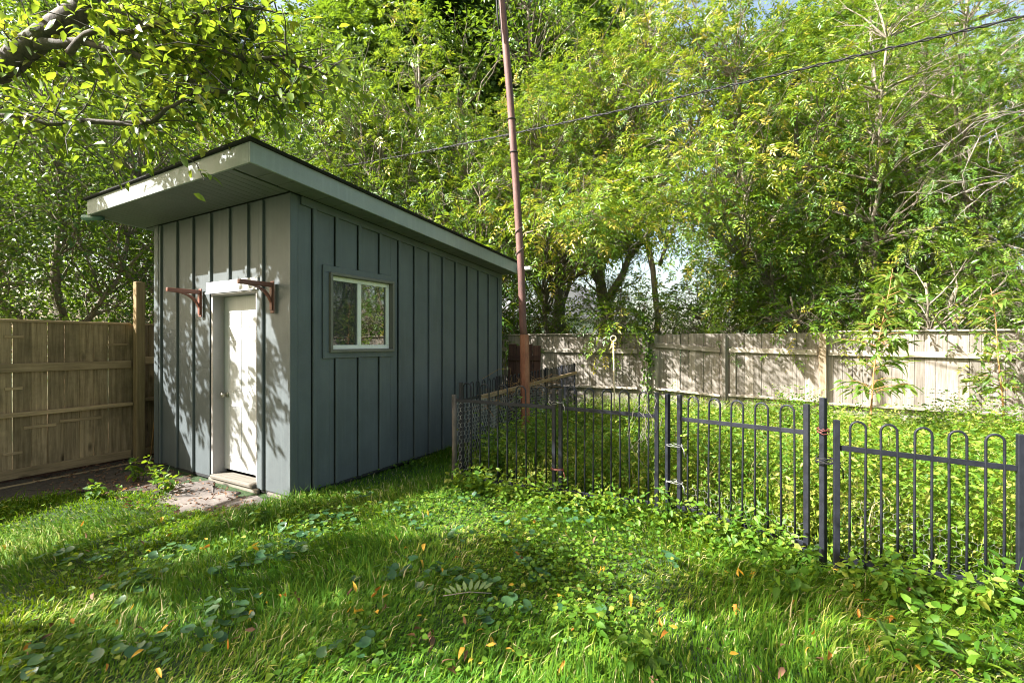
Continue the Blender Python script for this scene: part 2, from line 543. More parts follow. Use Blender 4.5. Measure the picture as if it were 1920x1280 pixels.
def build_shed():
    root = empty('garden_shed', (SN[0], SN[1], 0), -TH, 'dark grey board and batten garden shed with a slanted roof', 'shed')
    P = M['paint']
    # front wall: panels between battens; door opening from -1.36 to -.50
    fb = [-2.6, -2.35, -2.131, -1.771, -1.40, -1.035, -.70, -.44, 0]
    bat = [-2.516, -2.131, -1.771, -1.40, -1.035, -.70, -.44]
    edges = [-2.6] + bat + [0.0]
    D0, D1, DT = -1.375, -.52, 2.06
    for a, b in zip(edges[:-1], edges[1:]):
        zt = roof_z(0) - .002
        segs = [(a, b, .03, zt)]
        out = []
        for (x0, x1, z0, z1) in segs:
            if x1 <= D0 or x0 >= D1: out.append((x0, x1, z0, z1)); continue
            if x0 < D0: out.append((x0, D0, z0, z1))
            if x1 > D1: out.append((D1, x1, z0, z1))
            out.append((max(x0, D0), min(x1, D1), DT, z1))
        for (x0, x1, z0, z1) in out:
            MB().box((x0 + .0006, 0, z0), (x1 - (.034 if x1 in bat else .0006), .02, z1)).build('wall_panel', P, root)
    for x in bat:
        z0 = .03
        if D0 - .09 < x < D1 + .05: z0 = DT + .125
        if x == -.44: z0 = .03
        MB().box((x - .021, -.024, z0), (x + .021, -.0005, roof_z(0) - .012)).build('batten', P, root, bevel=.003)
    MB().box((-2.66, -.022, .02), (-2.56, -.0006, roof_z(0) - .012)).build('corner_board', P, root, bevel=.003)
    # side wall (x = 0): window opening y .45..1.33, z 1.43..2.225
    sb = [.255, .53, .84, 1.153, 1.472, 1.755, 2.045, 2.338, 2.633, 2.925, 3.222, 3.514, 3.80]
    se = [0.02] + sb + [SD]
    W0, W1, WZ0, WZ1 = .45, 1.33, 1.43, 2.225
    def side_panel(a, b, z0, z1):
        top = (roof_z(a) - .002, roof_z(b) - .002)
        g = .031 if b in sb else .0006
        poly = [(a + .0006, z0), (b - g, z0), (b - g, top[1] if z1 is None else z1), (a + .0006, top[0] if z1 is None else z1)]
        MB().prism(poly, 'x', -.02, 0).build('wall_panel', P, root)
    for a, b in zip(se[:-1], se[1:]):
        if b <= W0 or a >= W1: side_panel(a, b, .03, None); continue
        if a < W0: side_panel(a, W0, .03, None)
        if b > W1: side_panel(W1, b, .03, None)
        side_panel(max(a, W0), min(b, W1), .03, WZ0)
        side_panel(max(a, W0), min(b, W1), WZ1, None)
    for y in sb:
        parts = [(.03, roof_z(y) - .07)]
        if .34 < y < 1.37: parts = [(.03, 1.345), (2.315, roof_z(y) - .07)]
        for z0, z1 in parts:
            MB().box((.0005, y - .021, z0), (.024, y + .021, z1)).build('batten', P, root, bevel=.003)
    MB().prism([(.1, roof_z(.1) - .085), (SD, roof_z(SD) - .085), (SD, roof_z(SD) - .003), (.1, roof_z(.1) - .003)], 'x', .0006, .022).build('frieze_board', P, root, bevel=.003)
    MB().box((-.02, -.0215, .02), (.0215, .06, roof_z(.03) - .014)).build('corner_board', P, root, bevel=.004)
    MB().box((.0007, SD - .06, .02), (.022, SD, roof_z(SD) - .09)).build('corner_board', P, root, bevel=.003)
    # near-black backing sheets; their colour stands for shadow in the grooves beside the battens
    MB().box((-2.59, .024, .031), (D0 - .01, .034, roof_z(0) - .01)).build('groove_shade_sheet', M['dark'], root)
    MB().box((D1 + .01, .024, .031), (-.03, .034, roof_z(0) - .01)).build('groove_shade_sheet', M['dark'], root)
    MB().box((D0 - .0095, .024, DT + .01), (D1 + .0095, .034, roof_z(0) - .01)).build('groove_shade_sheet', M['dark'], root)
    for (ya, yb, za, zb) in ((.04, W0 - .04, .031, None), (W1 + .04, SD - .03, .031, None), (W0 - .039, W1 + .039, .031, WZ0 - .03), (W0 - .039, W1 + .039, WZ1 + .03, None)):
        MB().prism([(ya, za), (yb, za), (yb, zb or roof_z(yb) - .01), (ya, zb or roof_z(ya) - .01)], 'x', -.034, -.024).build('groove_shade_sheet', M['dark'], root)
    # hidden walls and inside
    MB().prism([(0.021, .03), (SD, .03), (SD, roof_z(SD) - .003), (0.021, roof_z(0.021) - .003)], 'x', -SW, -SW + .02).build('wall', P, root)
    MB().box((-SW + .021, SD - .02, .03), (-.021, SD - .001, roof_z(SD) - .003)).build('wall', P, root)
    MB().box((-SW, 0.001, .0), (-.001, SD, .029)).build('foundation', M['dark'], root)
    MB().box((-.36, -.02, -.05), (-.03, .3, .018)).build('footing_block', M['concrete'], root, bevel=.01)
    # a few dim things stored inside seen through the glass
    MB().box((-1.9, .5, .9), (-1.2, 1.9, 1.75)).build('storage_shelf', M['casing'], root)
    # roof
    x0, x1, y0, y1 = -SW - .33, .30, -.58, SD + .06
    F = M['fascia']
    fh = .17
    def rp(y, dz): return roof_z(y) + dz
    MB().box((x0, y0, roof_z(y0) - .004), (x1 - .022, y0 + .022, roof_z(y0) + fh)).build('fascia_board', F, root, bevel=.003)
    MB().prism([(y0, rp(y0, -.004)), (y1, rp(y1, -.004)), (y1, rp(y1, fh)), (y0, rp(y0, fh))], 'x', x1 - .021, x1).build('fascia_board', F, root, bevel=.003)
    MB().prism([(y0 + .023, rp(y0 + .023, -.004)), (y1, rp(y1, -.004)), (y1, rp(y1, fh)), (y0 + .023, rp(y0 + .023, fh))], 'x', x0, x0 + .022).build('fascia_board', F, root, bevel=.003)
    MB().box((x0 + .023, y1 - .022, roof_z(y1)), (x1 - .022, y1 - .001, roof_z(y1) + fh)).build('fascia_board', F, root)
    roof = MB().prism([(y0 - .03, rp(y0 - .03, fh + .002)), (y1 + .03, rp(y1 + .03, fh + .002)), (y1 + .03, rp(y1 + .03, fh + .016)), (y0 - .03, rp(y0 - .03, fh + .016))], 'x', x0 - .04, x1 + .035).build('roof', M['shingle'], root, bevel=.006)
    rr = random.Random(5)
    for k in range(12):                       # shingle courses with uneven drip edge on the roof
        ya = y0 - .028 + k * .38
        for q in range(4):
            xa = x0 - .045 + q * .83
            dz = fh + .0165
            MB().prism([(ya + rr.uniform(-.006, .006), rp(ya, dz)), (ya + .4, rp(ya + .4, dz)), (ya + .4, rp(ya + .4, dz + .002)), (ya, rp(ya, dz + .006))], 'x', xa, min(xa + .826, x1 + .04)).build('shingle', M['shingle'], roof)
    # soffit strips: run front to back under the front overhang, side to side under the side overhang
    x = x0 + .024
    while x < .0:
        e = min(x + .1, .0)
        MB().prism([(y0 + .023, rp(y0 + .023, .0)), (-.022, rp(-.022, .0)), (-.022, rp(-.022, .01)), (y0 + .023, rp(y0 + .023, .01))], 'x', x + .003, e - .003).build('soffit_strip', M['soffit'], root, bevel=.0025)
        x += .1
    y = y0 + .023
    while y < SD:
        e = min(y + .2, y1 - .03)
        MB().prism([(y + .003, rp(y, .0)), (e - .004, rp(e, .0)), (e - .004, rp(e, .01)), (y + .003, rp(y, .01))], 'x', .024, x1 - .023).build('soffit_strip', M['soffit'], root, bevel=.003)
        y += .2
    y = .0
    while y < SD:
        e = min(y + .2, y1 - .03)
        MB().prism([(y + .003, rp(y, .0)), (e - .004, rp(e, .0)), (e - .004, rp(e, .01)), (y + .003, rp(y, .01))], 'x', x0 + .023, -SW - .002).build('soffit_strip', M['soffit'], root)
        y += .2
    MB().prism([(y0 + .023, rp(y0 + .023, .012)), (y1 - .03, rp(y1 - .03, .012)), (y1 - .03, rp(y1 - .03, .03)), (y0 + .023, rp(y0 + .023, .03))], 'x', x0 + .023, x1 - .023).build('roof_deck', M['dark'], root)
    # gutter stub at the left end of the front eave, white outlet at the back
    g = MB().tube([(x0 - .16, y0 + .02, roof_z(y0) - .005), (x0 + .12, y0 + .1, roof_z(y0) - .03)], [.035, .03], 8).build('gutter_stub', M['gutter'], root, smooth=True)
    g['label'] = 'short teal pipe end under the left eave corner'
    MB().box((x1 + .005, y1 - .06, roof_z(y1) + .04), (x1 + .25, y1 + .02, roof_z(y1) + .1)).build('gutter_outlet', M['vinyl'], root, bevel=.01)
    # door
    rec = .11
    J = M['jamb']
    fr = MB()
    fr.box((D0 - .005, -.012, .06), (D0 + .03, rec + .03, DT))
    fr.box((D1 - .03, -.012, .06), (D1 + .005, rec + .03, DT))
    fr.box((D0 + .031, -.011, DT - .035), (D1 - .031, rec + .03, DT - .001))
    fr.build('door_frame', J, root, bevel=.003)
    tr = MB().box((D0 - .075, -.03, DT + .002), (D1 + .03, -.0008, DT + .115)).build('head_trim', M['head'], root, bevel=.004)
    MB().box((D0 - .08, -.04, DT - .012), (D1 + .035, -.0305, DT + .004)).build('drip_edge', M['head'], tr)
    MB().box((D1 + .006, -.026, .04), (D1 + .09, -.0008, DT)).build('side_trim', P, root, bevel=.003)
    d = MB().box((D0 + .033, rec, .1), (D1 - .033, rec + .04, DT - .038)).build('door', M['door'], root, bevel=.003)
    wd = (D1 - D0 - .066)
    cx = (D0 + D1) / 2
    for s in (-1, 1):
        for za, zb in ((.25, .82), (.98, 1.55), (1.68, 1.86)):
            xa, xb = cx + s * .18 - .12, cx + s * .18 + .12
            mb = MB()
            for (u0, u1, w0, w1) in ((xa, xb, za, za + .018), (xa, xb, zb - .018, zb), (xa, xa + .018, za + .0181, zb - .0181), (xb - .018, xb, za + .0181, zb - .0181)):
                mb.box((u0, rec - .0035, w0), (u1, rec - .0004, w1))
            mb.build('door_moulding', M['door'], d, bevel=.003)
    kx = D0 + .095
    MB().tube([(kx, rec - .001, .93), (kx, rec - .012, .93)], .03, 14).build('rose', M['door_knob'], d, smooth=True)
    MB().tube([(kx, rec - .013, .93), (kx, rec - .035, .93), (kx, rec - .05, .93), (kx, rec - .065, .93), (kx, rec - .072, .93)], [.011, .012, .026, .026, .016], 14).build('handle', M['door_knob'], d, smooth=True)
    MB().box((D0 + .035, -.05, .03), (D1 - .035, rec + .03, .065)).build('door_sill', M['sill_wood'], root, bevel=.006)
    MB().box((D0 - .02, -.035, -.02), (D1 + .03, -.001, .028)).build('sill_beam', M['sill_wood'], root, bevel=.006)
    # window: flat outer trim, projecting casing, vinyl frame, two sashes
    t = MB()
    a, b, c, e = .352, 1.353, 1.348, 2.312
    wt = .07
    for (y0_, y1_, z0_, z1_) in ((a, b, c, c + wt), (a, b, e - wt, e), (a, a + wt, c + wt + .0005, e - wt - .0005), (b - wt + .04, b, c + wt + .0005, e - wt - .0005)):
        t.box((.0006, y0_, z0_), (.021, y1_, z1_))
    win = empty('window', (0, 0, 0))
    win.parent = root
    t.build('outer_trim', P, win, bevel=.002)
    cs = MB()
    a, b, c, e, wt = .425, 1.348, 1.408, 2.245, .03
    for (y0_, y1_, z0_, z1_) in ((a, b, c, c + wt), (a, b, e - wt, e), (a, a + wt, c + wt + .0005, e - wt - .0005), (b - wt, b, c + wt + .0005, e - wt - .0005)):
        cs.box((-.07, y0_, z0_), (.05, y1_, z1_))
    cs.build('frame', M['casing'], win, bevel=.003)
    a, b, c, e = .456, 1.317, 1.439, 2.214
    vf = MB()
    wt = .046
    for (y0_, y1_, z0_, z1_) in ((a, b, c, c + wt), (a, b, e - wt, e), (a, a + wt, c + wt + .0005, e - wt - .0005), (b - wt, b, c + wt + .0005, e - wt - .0005), (.83, .885, c + wt + .0005, e - wt - .0005)):
        vf.box((-.055, y0_, z0_), (-.01, y1_, z1_))
    vf.build('sash', M['vinyl'], win, bevel=.004)
    MB().box((-.04, a + wt, c + wt), (-.036, .83, e - wt)).build('pane', M['glass'], win)
    MB().box((-.033, .885, c + wt), (-.029, b - wt, e - wt)).build('pane', M['glass'], win)
    MB().box((-.018, a + wt, c + wt), (-.016, .83, e - wt)).build('insect_screen', M['screen'], win)
    # two brackets beside the door
    for bx, lab in ((-.25, 'reddish brown wooden bracket right of the door'), (-1.575, 'reddish brown wooden bracket left of the door')):
        br = empty('bracket', (bx, 0, 0))
        br.parent = root
        br['label'] = lab
        MB().box((-.028, -.032, 1.8), (.028, -.0205, 2.115)).build('back_plate', M['brown'], br, bevel=.003)
        MB().box((-.022, -.36, 2.055), (.022, -.033, 2.098)).build('arm', M['brown'], br, bevel=.005)
        n = 7
        po, pi = [], []
        for k in range(n):
            an = math.pi / 2 * k / (n - 1)
            po.append((-.28 + .235 * math.sin(an) * 1.03, 2.054 - .205 * (1 - math.cos(an)) * 1.0))
            pi.append((-.215 + .17 * math.sin(an), 2.054 - .14 * (1 - math.cos(an))))
        for k in range(n - 1):
            pass
        mb = MB()
        vs = []
        for s in (-.015, .015):
            vs += [(s, y_, z_) for y_, z_ in po] + [(s, y_, z_) for y_, z_ in pi]
        fs = []
        for k in range(n - 1):
            A, B, Cc, Dd = k, k + 1, n + k + 1, n + k
            o2 = 2 * n
            fs += [(A, B, Cc, Dd), (A + o2, Dd + o2, Cc + o2, B + o2), (A, A + o2, B + o2, B), (Dd, Cc, Cc + o2, Dd + o2)]
        fs += [(0, n, 3 * n, 2 * n), (n - 1, 3 * n - 1, 4 * n - 1, 2 * n - 1)]
        mb.add(vs, fs)
        mb.box((-.018, -.045, 1.83), (.018, -.033, 2.05))
        mb.build('brace', M['brown'], br, bevel=0)
    return root
build_shed()

# ------------------------------------------------------------------ board fences
def board_mesh(w, t, h, mat, dog=0):
    return MB().box((-w / 2, -t / 2, 0), (w / 2, t / 2, h)).mesh('board', mat, bevel=.004)

def board_fence():
    rr = random.Random(11)
    # rear: from its left corner to the right; local x runs along it, -y faces the yard
    P0 = Vector((-1.95, 12.30, 0)); e = Vector((.906, -.423, 0)).normalized()
    L = 15.0
    ang = math.atan2(e.y, e.x)
    root = empty('board_fence', P0, ang, 'weathered vertical board fence along the sunlit back of the yard', 'fence')
    meshes = [board_mesh(w, .02, 1.75, M['board_rear']) for w in (.138, .142, .146, .15)]
    x = 0.0
    while x < L:
        k = rr.randrange(4)
        w = (.138, .142, .146, .15)[k]
        link('board', meshes[k], root, (x + w / 2, rr.uniform(-.004, .006), -.05 + rr.uniform(-.02, .012)), (rr.uniform(-.004, .004), rr.uniform(-.004, .004), rr.uniform(-.03, .03)))
        x += w + rr.uniform(.001, .006)
    # bays: (x0, x1, top rail z at ends, lower rail z at ends)
    def X(px):    # along-fence coordinate for a column of the photograph
        r = (px - 960) / 880
        return (r * P0.y - P0.x) / (e.x - r * e.y)
    bays = [(0.05, X(1196), 1.36, 1.335, .54, .54), (X(1226), X(1350), 1.475, 1.37, .555, .46), (X(1366), X(1532), 1.38, 1.335, .48, .44), (X(1552), X(1905), 1.33, 1.295, .40, .355), (X(1915), L, 1.30, 1.25, .36, .3)]
    for (a, b, t0, t1, l0, l1) in bays:
        for (z0, z1, h, th) in ((t0, t1, .1, .04), (l0, l1, .045, .07), (.1, .1, .09, .04)):
            MB().prism([(a, z0 - h / 2), (b, z1 - h / 2), (b, z1 + h / 2), (a, z0 + h / 2)], 'y', -.014 - th, -.014).build('rail', M['rail_rear'], root, bevel=.005)
    for px, w, h in ((1210, .1, 1.72), (1357, .07, 1.70), (1541, .11, 1.71), (1910, .1, 1.7), (1006, .09, 1.69)):
        xx = X(px)
        MB().box((xx - w / 2, -.115, -.05), (xx + w / 2, -.0145, h)).build('post', M['board_rear'] if px != 1541 else M['post_tan'], root, bevel=.006)
    # vertical stile boards and cap strips
    for px in (1231, 1374):
        xx = X(px)
        MB().box((xx - .05, -.036, .15), (xx + .05, -.0142, 1.36)).build('stile', M['board_rear'], root, bevel=.004)
    for a, b, z in ((0, X(1200), 1.70), (X(1549), L, 1.705)):
        MB().box((a, -.05, z), (b, .03, z + .03)).build('cap_strip', M['rail_rear'], root, bevel=.005)
    # left fence
    Q0 = Vector((-6.55, 2.80, 0)); q = Vector((.452, .892, 0)).normalized()
    L2 = 10.6
    ang2 = math.atan2(q.y, q.x)
    left = empty('board_fence', Q0, ang2, 'shaded brown board fence left of the shed with a tall post', 'fence')
    ml = [board_mesh(w, .02, 1.70, M['board_left']) for w in (.135, .14, .145)]
    x = 0.0
    while x < L2:
        k = rr.randrange(3)
        w = (.135, .14, .145)[k]
        link('board', ml[k], left, (x + w / 2, rr.uniform(-.004, .004), .06 + rr.uniform(-.01, .01)), (0, rr.uniform(-.004, .004), rr.uniform(-.03, .03)))
        x += w + rr.uniform(.001, .004)
    s_post = 3.68
    for a, b in ((0, s_post - .06), (s_post + .06, L2)):
        dz = 0 if a == 0 else .04
        MB().box((a, -.055, 1.19 + dz), (b, -.0145, 1.285 + dz)).build('rail', M['rail_left'], left, bevel=.005)
        MB().box((a, -.09, .71 + dz), (b, -.0145, .755 + dz)).build('rail', M['rail_left'], left, bevel=.005)
        MB().box((a, -.05, .045), (b, -.0145, .145)).build('rail', M['rail_left'], left, bevel=.005)
        MB().box((a, -.035, 1.735), (b, .03, 1.765)).build('cap_strip', M['rail_left'], left, bevel=.005)
    MB().box((s_post - .05, -.15, -.05), (s_post + .05, -.0565, 2.29)).build('post', M['post_new'], left, bevel=.008)
    MB().box((.02, -.024, -.04), (L2, .02, .043)).build('gap_shade_strip', M['board_dark'], left, bevel=.005)  # dark strip standing for the shade in the gap under the bottom rail
    # patched pieces nailed over the boards
    for (a, b, z0, z1) in ((2.16, 2.32, 1.44, 1.47), (2.48, 2.62, 1.0, 1.03), (2.63, 2.9, .56, .595), (2.93, 3.32, .585, .62), (2.47, 2.62, .30, .33), (3.37, 3.6, 1.47, 1.5), (2.48, 2.63, 1.56, 1.59), (2.17, 2.31, 1.29, 1.52)):
        MB().box((a, -.026 if z1 - z0 < .1 else -.0165, z0), (b, -.0105, z1)).build('patch_board', M['rail_left'] if z1 - z0 < .1 else M['board_rear'], left, bevel=.003)
    # low retaining board on the ground
    o = MB().box((0, -.30, -.05), (3.9, -.26, .03)).build('edging_board', M['rail_left'], None, bevel=.006)
    o.location = Q0; o.rotation_euler = (0, 0, ang2)
    tag(o, 'thin edging board lying on the soil below the left fence', 'edging')
    c = MB().tube([(0, 0, 0), (.03, .01, .4), (.07, .03, .9)], [.008, .007, .005], 6).build('cane', M['orange_stem'], None, smooth=True)
    c.location = (-4.62, 6.0, .02)
    tag(c, 'thin tan cane leaning between the tall post and the shed', 'cane')
    # dark old boards leaning at the back of the shed
    g = empty('leaning_gate', shed_w(.12, 4.45), -TH + .25, 'dark brown wooden gate leaning behind the far shed corner', 'gate')
    for k in range(4):
        MB().box((-.3 + k * .15, -.012, 0), (-.3 + k * .15 + .145, .012, 1.5 - .03 * (k % 2))).build('board', M['board_dark'], g, bevel=.004)
    for z in (.3, 1.2):
        MB().box((-.3, -.036, z), (.3, -.0125, z + .09)).build('rail', M['board_dark'], g, bevel=.004)
    g.rotation_euler = (-.1, 0, -TH + .25)
board_fence()

# ------------------------------------------------------------------ metal hoop-top panels
def hoop_panel(A, B, label, topA=1.07, topB=1.07, railA=.875, railB=.875, nh=5, posts=(1, 1), ph=(1.07, 1.07), group='hoop topped metal fence panels', lowrail=.09):
    A = Vector((*A, 0)); B = Vector((*B, 0))
    d = B - A; L = d.length
    root = empty('metal_fence_panel', A, math.atan2(d.y, d.x), label, 'fence panel', group)
    mt = M['metal']
    rr = random.Random(int(A.x * 100) + 7)
    za, zb = float(gz(A.x, A.y)), float(gz(B.x, B.y))
    def lz(x, a, b): return a + (b - a) * x / L
    pw = .0175
    for on, x, h in ((posts[0], 0, ph[0]), (posts[1], L, ph[1])):
        if on:
            MB().box((x - pw, -pw, -.08), (x + pw, pw, h)).build('post', mt, root, bevel=.003)
    x0, x1 = (pw + .001 if posts[0] else 0), (L - pw - .001 if posts[1] else L)
    for a, b, hh in ((railA, railB, .017), (lowrail, lowrail, .017)):
        MB().prism([(x0, lz(x0, a, b) - hh), (x1, lz(x1, a, b) - hh), (x1, lz(x1, a, b) + hh), (x0, lz(x0, a, b) + hh)], 'y', -.006, .006).build('rail', mt, root, bevel=.002)
    pitch = (L - .06) / (2 * nh)
    for k in range(nh):
        xa = .03 + pitch * (2 * k + .5)
        xb = xa + pitch
        top = lz((xa + xb) / 2, topA, topB)
        r = pitch / 2
        wob = rr.uniform(-.006, .006)
        pts = [(xa + rr.uniform(-.004, .004), 0, -.02), (xa, 0, .45), (xa + wob, 0, top - r)]
        for q in range(1, 8):
            an = math.pi - math.pi * q / 8
            pts.append(((xa + xb) / 2 + wob + r * math.cos(an), 0, top - r + r * math.sin(an)))
        pts += [(xb + wob, 0, top - r), (xb, 0, .45), (xb + rr.uniform(-.004, .004), 0, -.02)]
        MB().tube(pts, .0075, 7).build('hoop', mt, root, smooth=True)
    return root
G = 'hoop topped metal fence panels'
PA, PB, PC, PE, PF, PG, PH = (-.60, 5.06), (.405, 4.52), (1.275, 4.135), (1.45, 4.06), (2.075, 3.305), (2.13, 3.08), (2.95, 2.72)
hoop_panel(PA, PB, 'black hoop topped fence panel nearest the shed, wire mesh behind it', 1.08, 1.075, .89, .885, posts=(0, 1))
hoop_panel((.465, 4.495), PC, 'black hoop topped fence panel between the pole and the yellow rod', 1.09, 1.065, .885, .86)
hoop_panel(PE, PF, 'black hoop topped fence panel in front of the long shadowed board fence', 1.05, 1.055, .85, .875, ph=(1.06, 1.075))
hoop_panel(PG, PH, 'black hoop topped fence panel at the far right, closest to the camera', 1.0, .96, .82, .775, ph=(1.0, .975))
for (x, y, h, lab) in ((1.36, 4.10, 1.065, 'black square steel post standing alone between two middle fence panels'), (2.098, 3.165, 1.135, 'tallest black square steel post with red cord, right of the middle')):
    o = MB().box((-.0175, -.0175, -.08), (.0175, .0175, h)).build('steel_post', M['metal'], None, bevel=.003)
    o.location = (x, y, 0); o.rotation_euler = (0, 0, .4)
    tag(o, lab, 'post')
o = MB().tube([(0, 0, -.1), (.005, 0, .4), (0, .004, .95)], [.03, .028, .027], 9).build('wooden_post', M['bark_dark'], None, smooth=True)
o.location = (-.625, 5.07, 0)
tag(o, 'dark round corner post of the wire enclosure beside the shed', 'post')
# far side of the enclosure running back to the board fence
SA, SB = Vector((-.58, 5.22, 0)), Vector((1.40, 10.45, 0))
side_d = (SB - SA).normalized()
sl = (SB - SA).length
side_lab = ['hoop topped side panel of the enclosure touching the near corner post', 'second hoop topped side panel of the enclosure behind the corner', 'third hoop topped side panel, directly behind the rusty pole', 'fourth hoop topped side panel in the shade of the trees', 'last hoop topped side panel reaching the rear board fence']
for k in range(5):
    a = SA + side_d * (sl * k / 5 + .03)
    b = SA + side_d * (sl * (k + 1) / 5 - .03)
    hoop_panel((a.x, a.y), (b.x, b.y), side_lab[k], 1.05, 1.05, .86, .86, nh=6, group='hoop topped side panels of the enclosure')
o = MB().box((.5, -.05, .825), (sl, -.012, .88)).build('wooden_rail', M['rail_left'], None, bevel=.005)
o.location = SA; o.rotation_euler = (0, 0, math.atan2(side_d.y, side_d.x))
tag(o, 'long grey timber rail fixed along the side of the enclosure', 'rail')

def wire_ties():
    rr = random.Random(4)
    for (x, y, z, mat, n, lab) in ((.435, 4.5, .93, 'wire', 2, 'twisted galvanised wire tie near the top of two joined posts'), (.432, 4.49, .30, 'red_tie', 2, 'red cord knotted low around two joined black posts'), (1.405, 4.06, .62, 'wire', 2, 'bent wire tie joining two posts in the middle'), (2.098, 3.165, .90, 'red_tie', 3, 'red cord knotted around the tallest steel post'), (2.112, 3.14, .70, 'cable', 4, 'black strap looped around three posts at the right'), (1.405, 4.06, .30, 'wire', 2, 'low wire tie between two middle posts')):
        mb = MB()
        for k in range(n):
            pts = []
            a, b = .062 + rr.uniform(0, .01), .034 + rr.uniform(0, .006)
            for q in range(17):
                an = 2 * math.pi * q / 16
                lx, ly = a * math.cos(an), b * math.sin(an)
                if 'tallest' in lab: lx, ly = .035 * math.cos(an), .035 * math.sin(an)
                c, s = math.cos(-.55), math.sin(-.55)
                pts.append((lx * c - ly * s, lx * s + ly * c, .012 * k + rr.uniform(-.008, .008)))
            mb.tube(pts, .0032 if mat != 'wire' else .0022, 5)
        mb.tube([(.05, -.03, 0), (.06, -.06, -.03), (.07, -.05, -.09)], .004, 5)
        o = mb.build('cord_tie', M[mat], None, smooth=True)
        o.location = (x, y, z)
        tag(o, lab, 'tie')
wire_ties()

def hex_wire(name, pts_xy, z0, z1, cell, r, label, seed, wave=.02, topfall=0, mat='wire'):
    """hexagonal netting along a ground polyline"""
    rr = random.Random(seed)
    P = [Vector((*p, 0)) for p in pts_xy]
    seg = [(P[i + 1] - P[i]).length for i in range(len(P) - 1)]
    tot = sum(seg)
    def at(s):
        s = max(0, min(tot - 1e-4, s))
        for i, l in enumerate(seg):
            if s <= l: return P[i].lerp(P[i + 1], s / l), (P[i + 1] - P[i]).normalized()
            s -= l
    def pos(s, z):
        p, d = at(s)
        nrm = Vector((-d.y, d.x, 0))
        off = wave * (math.sin(s * 5.1 + z * 3) + .6 * math.sin(s * 11.3 - z * 7))
        zz = z + .03 * math.sin(s * 3.3 + 1) * (z - z0) / max(z1 - z0, .01)
        return p + nrm * off + Vector((0, 0, zz))
    mb = MB()
    hx = cell; hy = cell * .62
    rows = int((z1 - z0) / (hy * 1.5))
    cols = int(tot / hx)
    for i in range(rows):
        for j in range(cols):
            s0 = (j + (.5 if i % 2 else 0)) * hx
            zc = z0 + i * hy * 1.5
            if zc > z1 - topfall * s0 / tot: continue
            a = (s0, zc); b = (s0 + hx / 2, zc + hy * .5); c = (s0 + hx, zc); u = (s0 + hx / 2, zc + hy * 1.5)
            for (q, w) in ((a, b), (b, c), (b, u)):
                p1, p2 = pos(*q), pos(*w)
                dd = (p2 - p1)
                if dd.length < 1e-6: continue
                dd.normalize()
                sa = dd.cross(Vector((.3, .9, .2))).normalized()
                sb = dd.cross(sa)
                vs = []
                for pp in (p1, p2):
                    for k in range(3):
                        an = 2.094 * k
                        vs.append(pp + (sa * math.cos(an) + sb * math.sin(an)) * r)
                mb.add(vs, [(0, 1, 4, 3), (1, 2, 5, 4), (2, 0, 3, 5)])
    me = bpy.data.meshes.new(name)
    me.from_pydata(mb.v, [], mb.f)
    me.materials.append(M[mat])
    o = link(name, me)
    return tag(o, label, 'netting')
hex_wire('wire_netting', [(-.60, 5.12), (-.47, 5.25), (.55, 8.0)], .05, .86, .045, .0016, 'galvanised chicken wire hung along the enclosure side behind the first panel', 1, mat='wire_sunlit')
hex_wire('wire_netting', [(2.15, 3.10), (2.93, 2.76)], .02, .5, .05, .0006, 'loose chicken wire along the foot of the far right panel', 2, .012, .2)
hex_wire('wire_netting', [(1.47, 4.07), (2.06, 3.34), (2.09, 3.33)], .0, .3, .05, .0007, 'low chicken wire behind the panel with the long shadowed fence behind it', 3, .012)

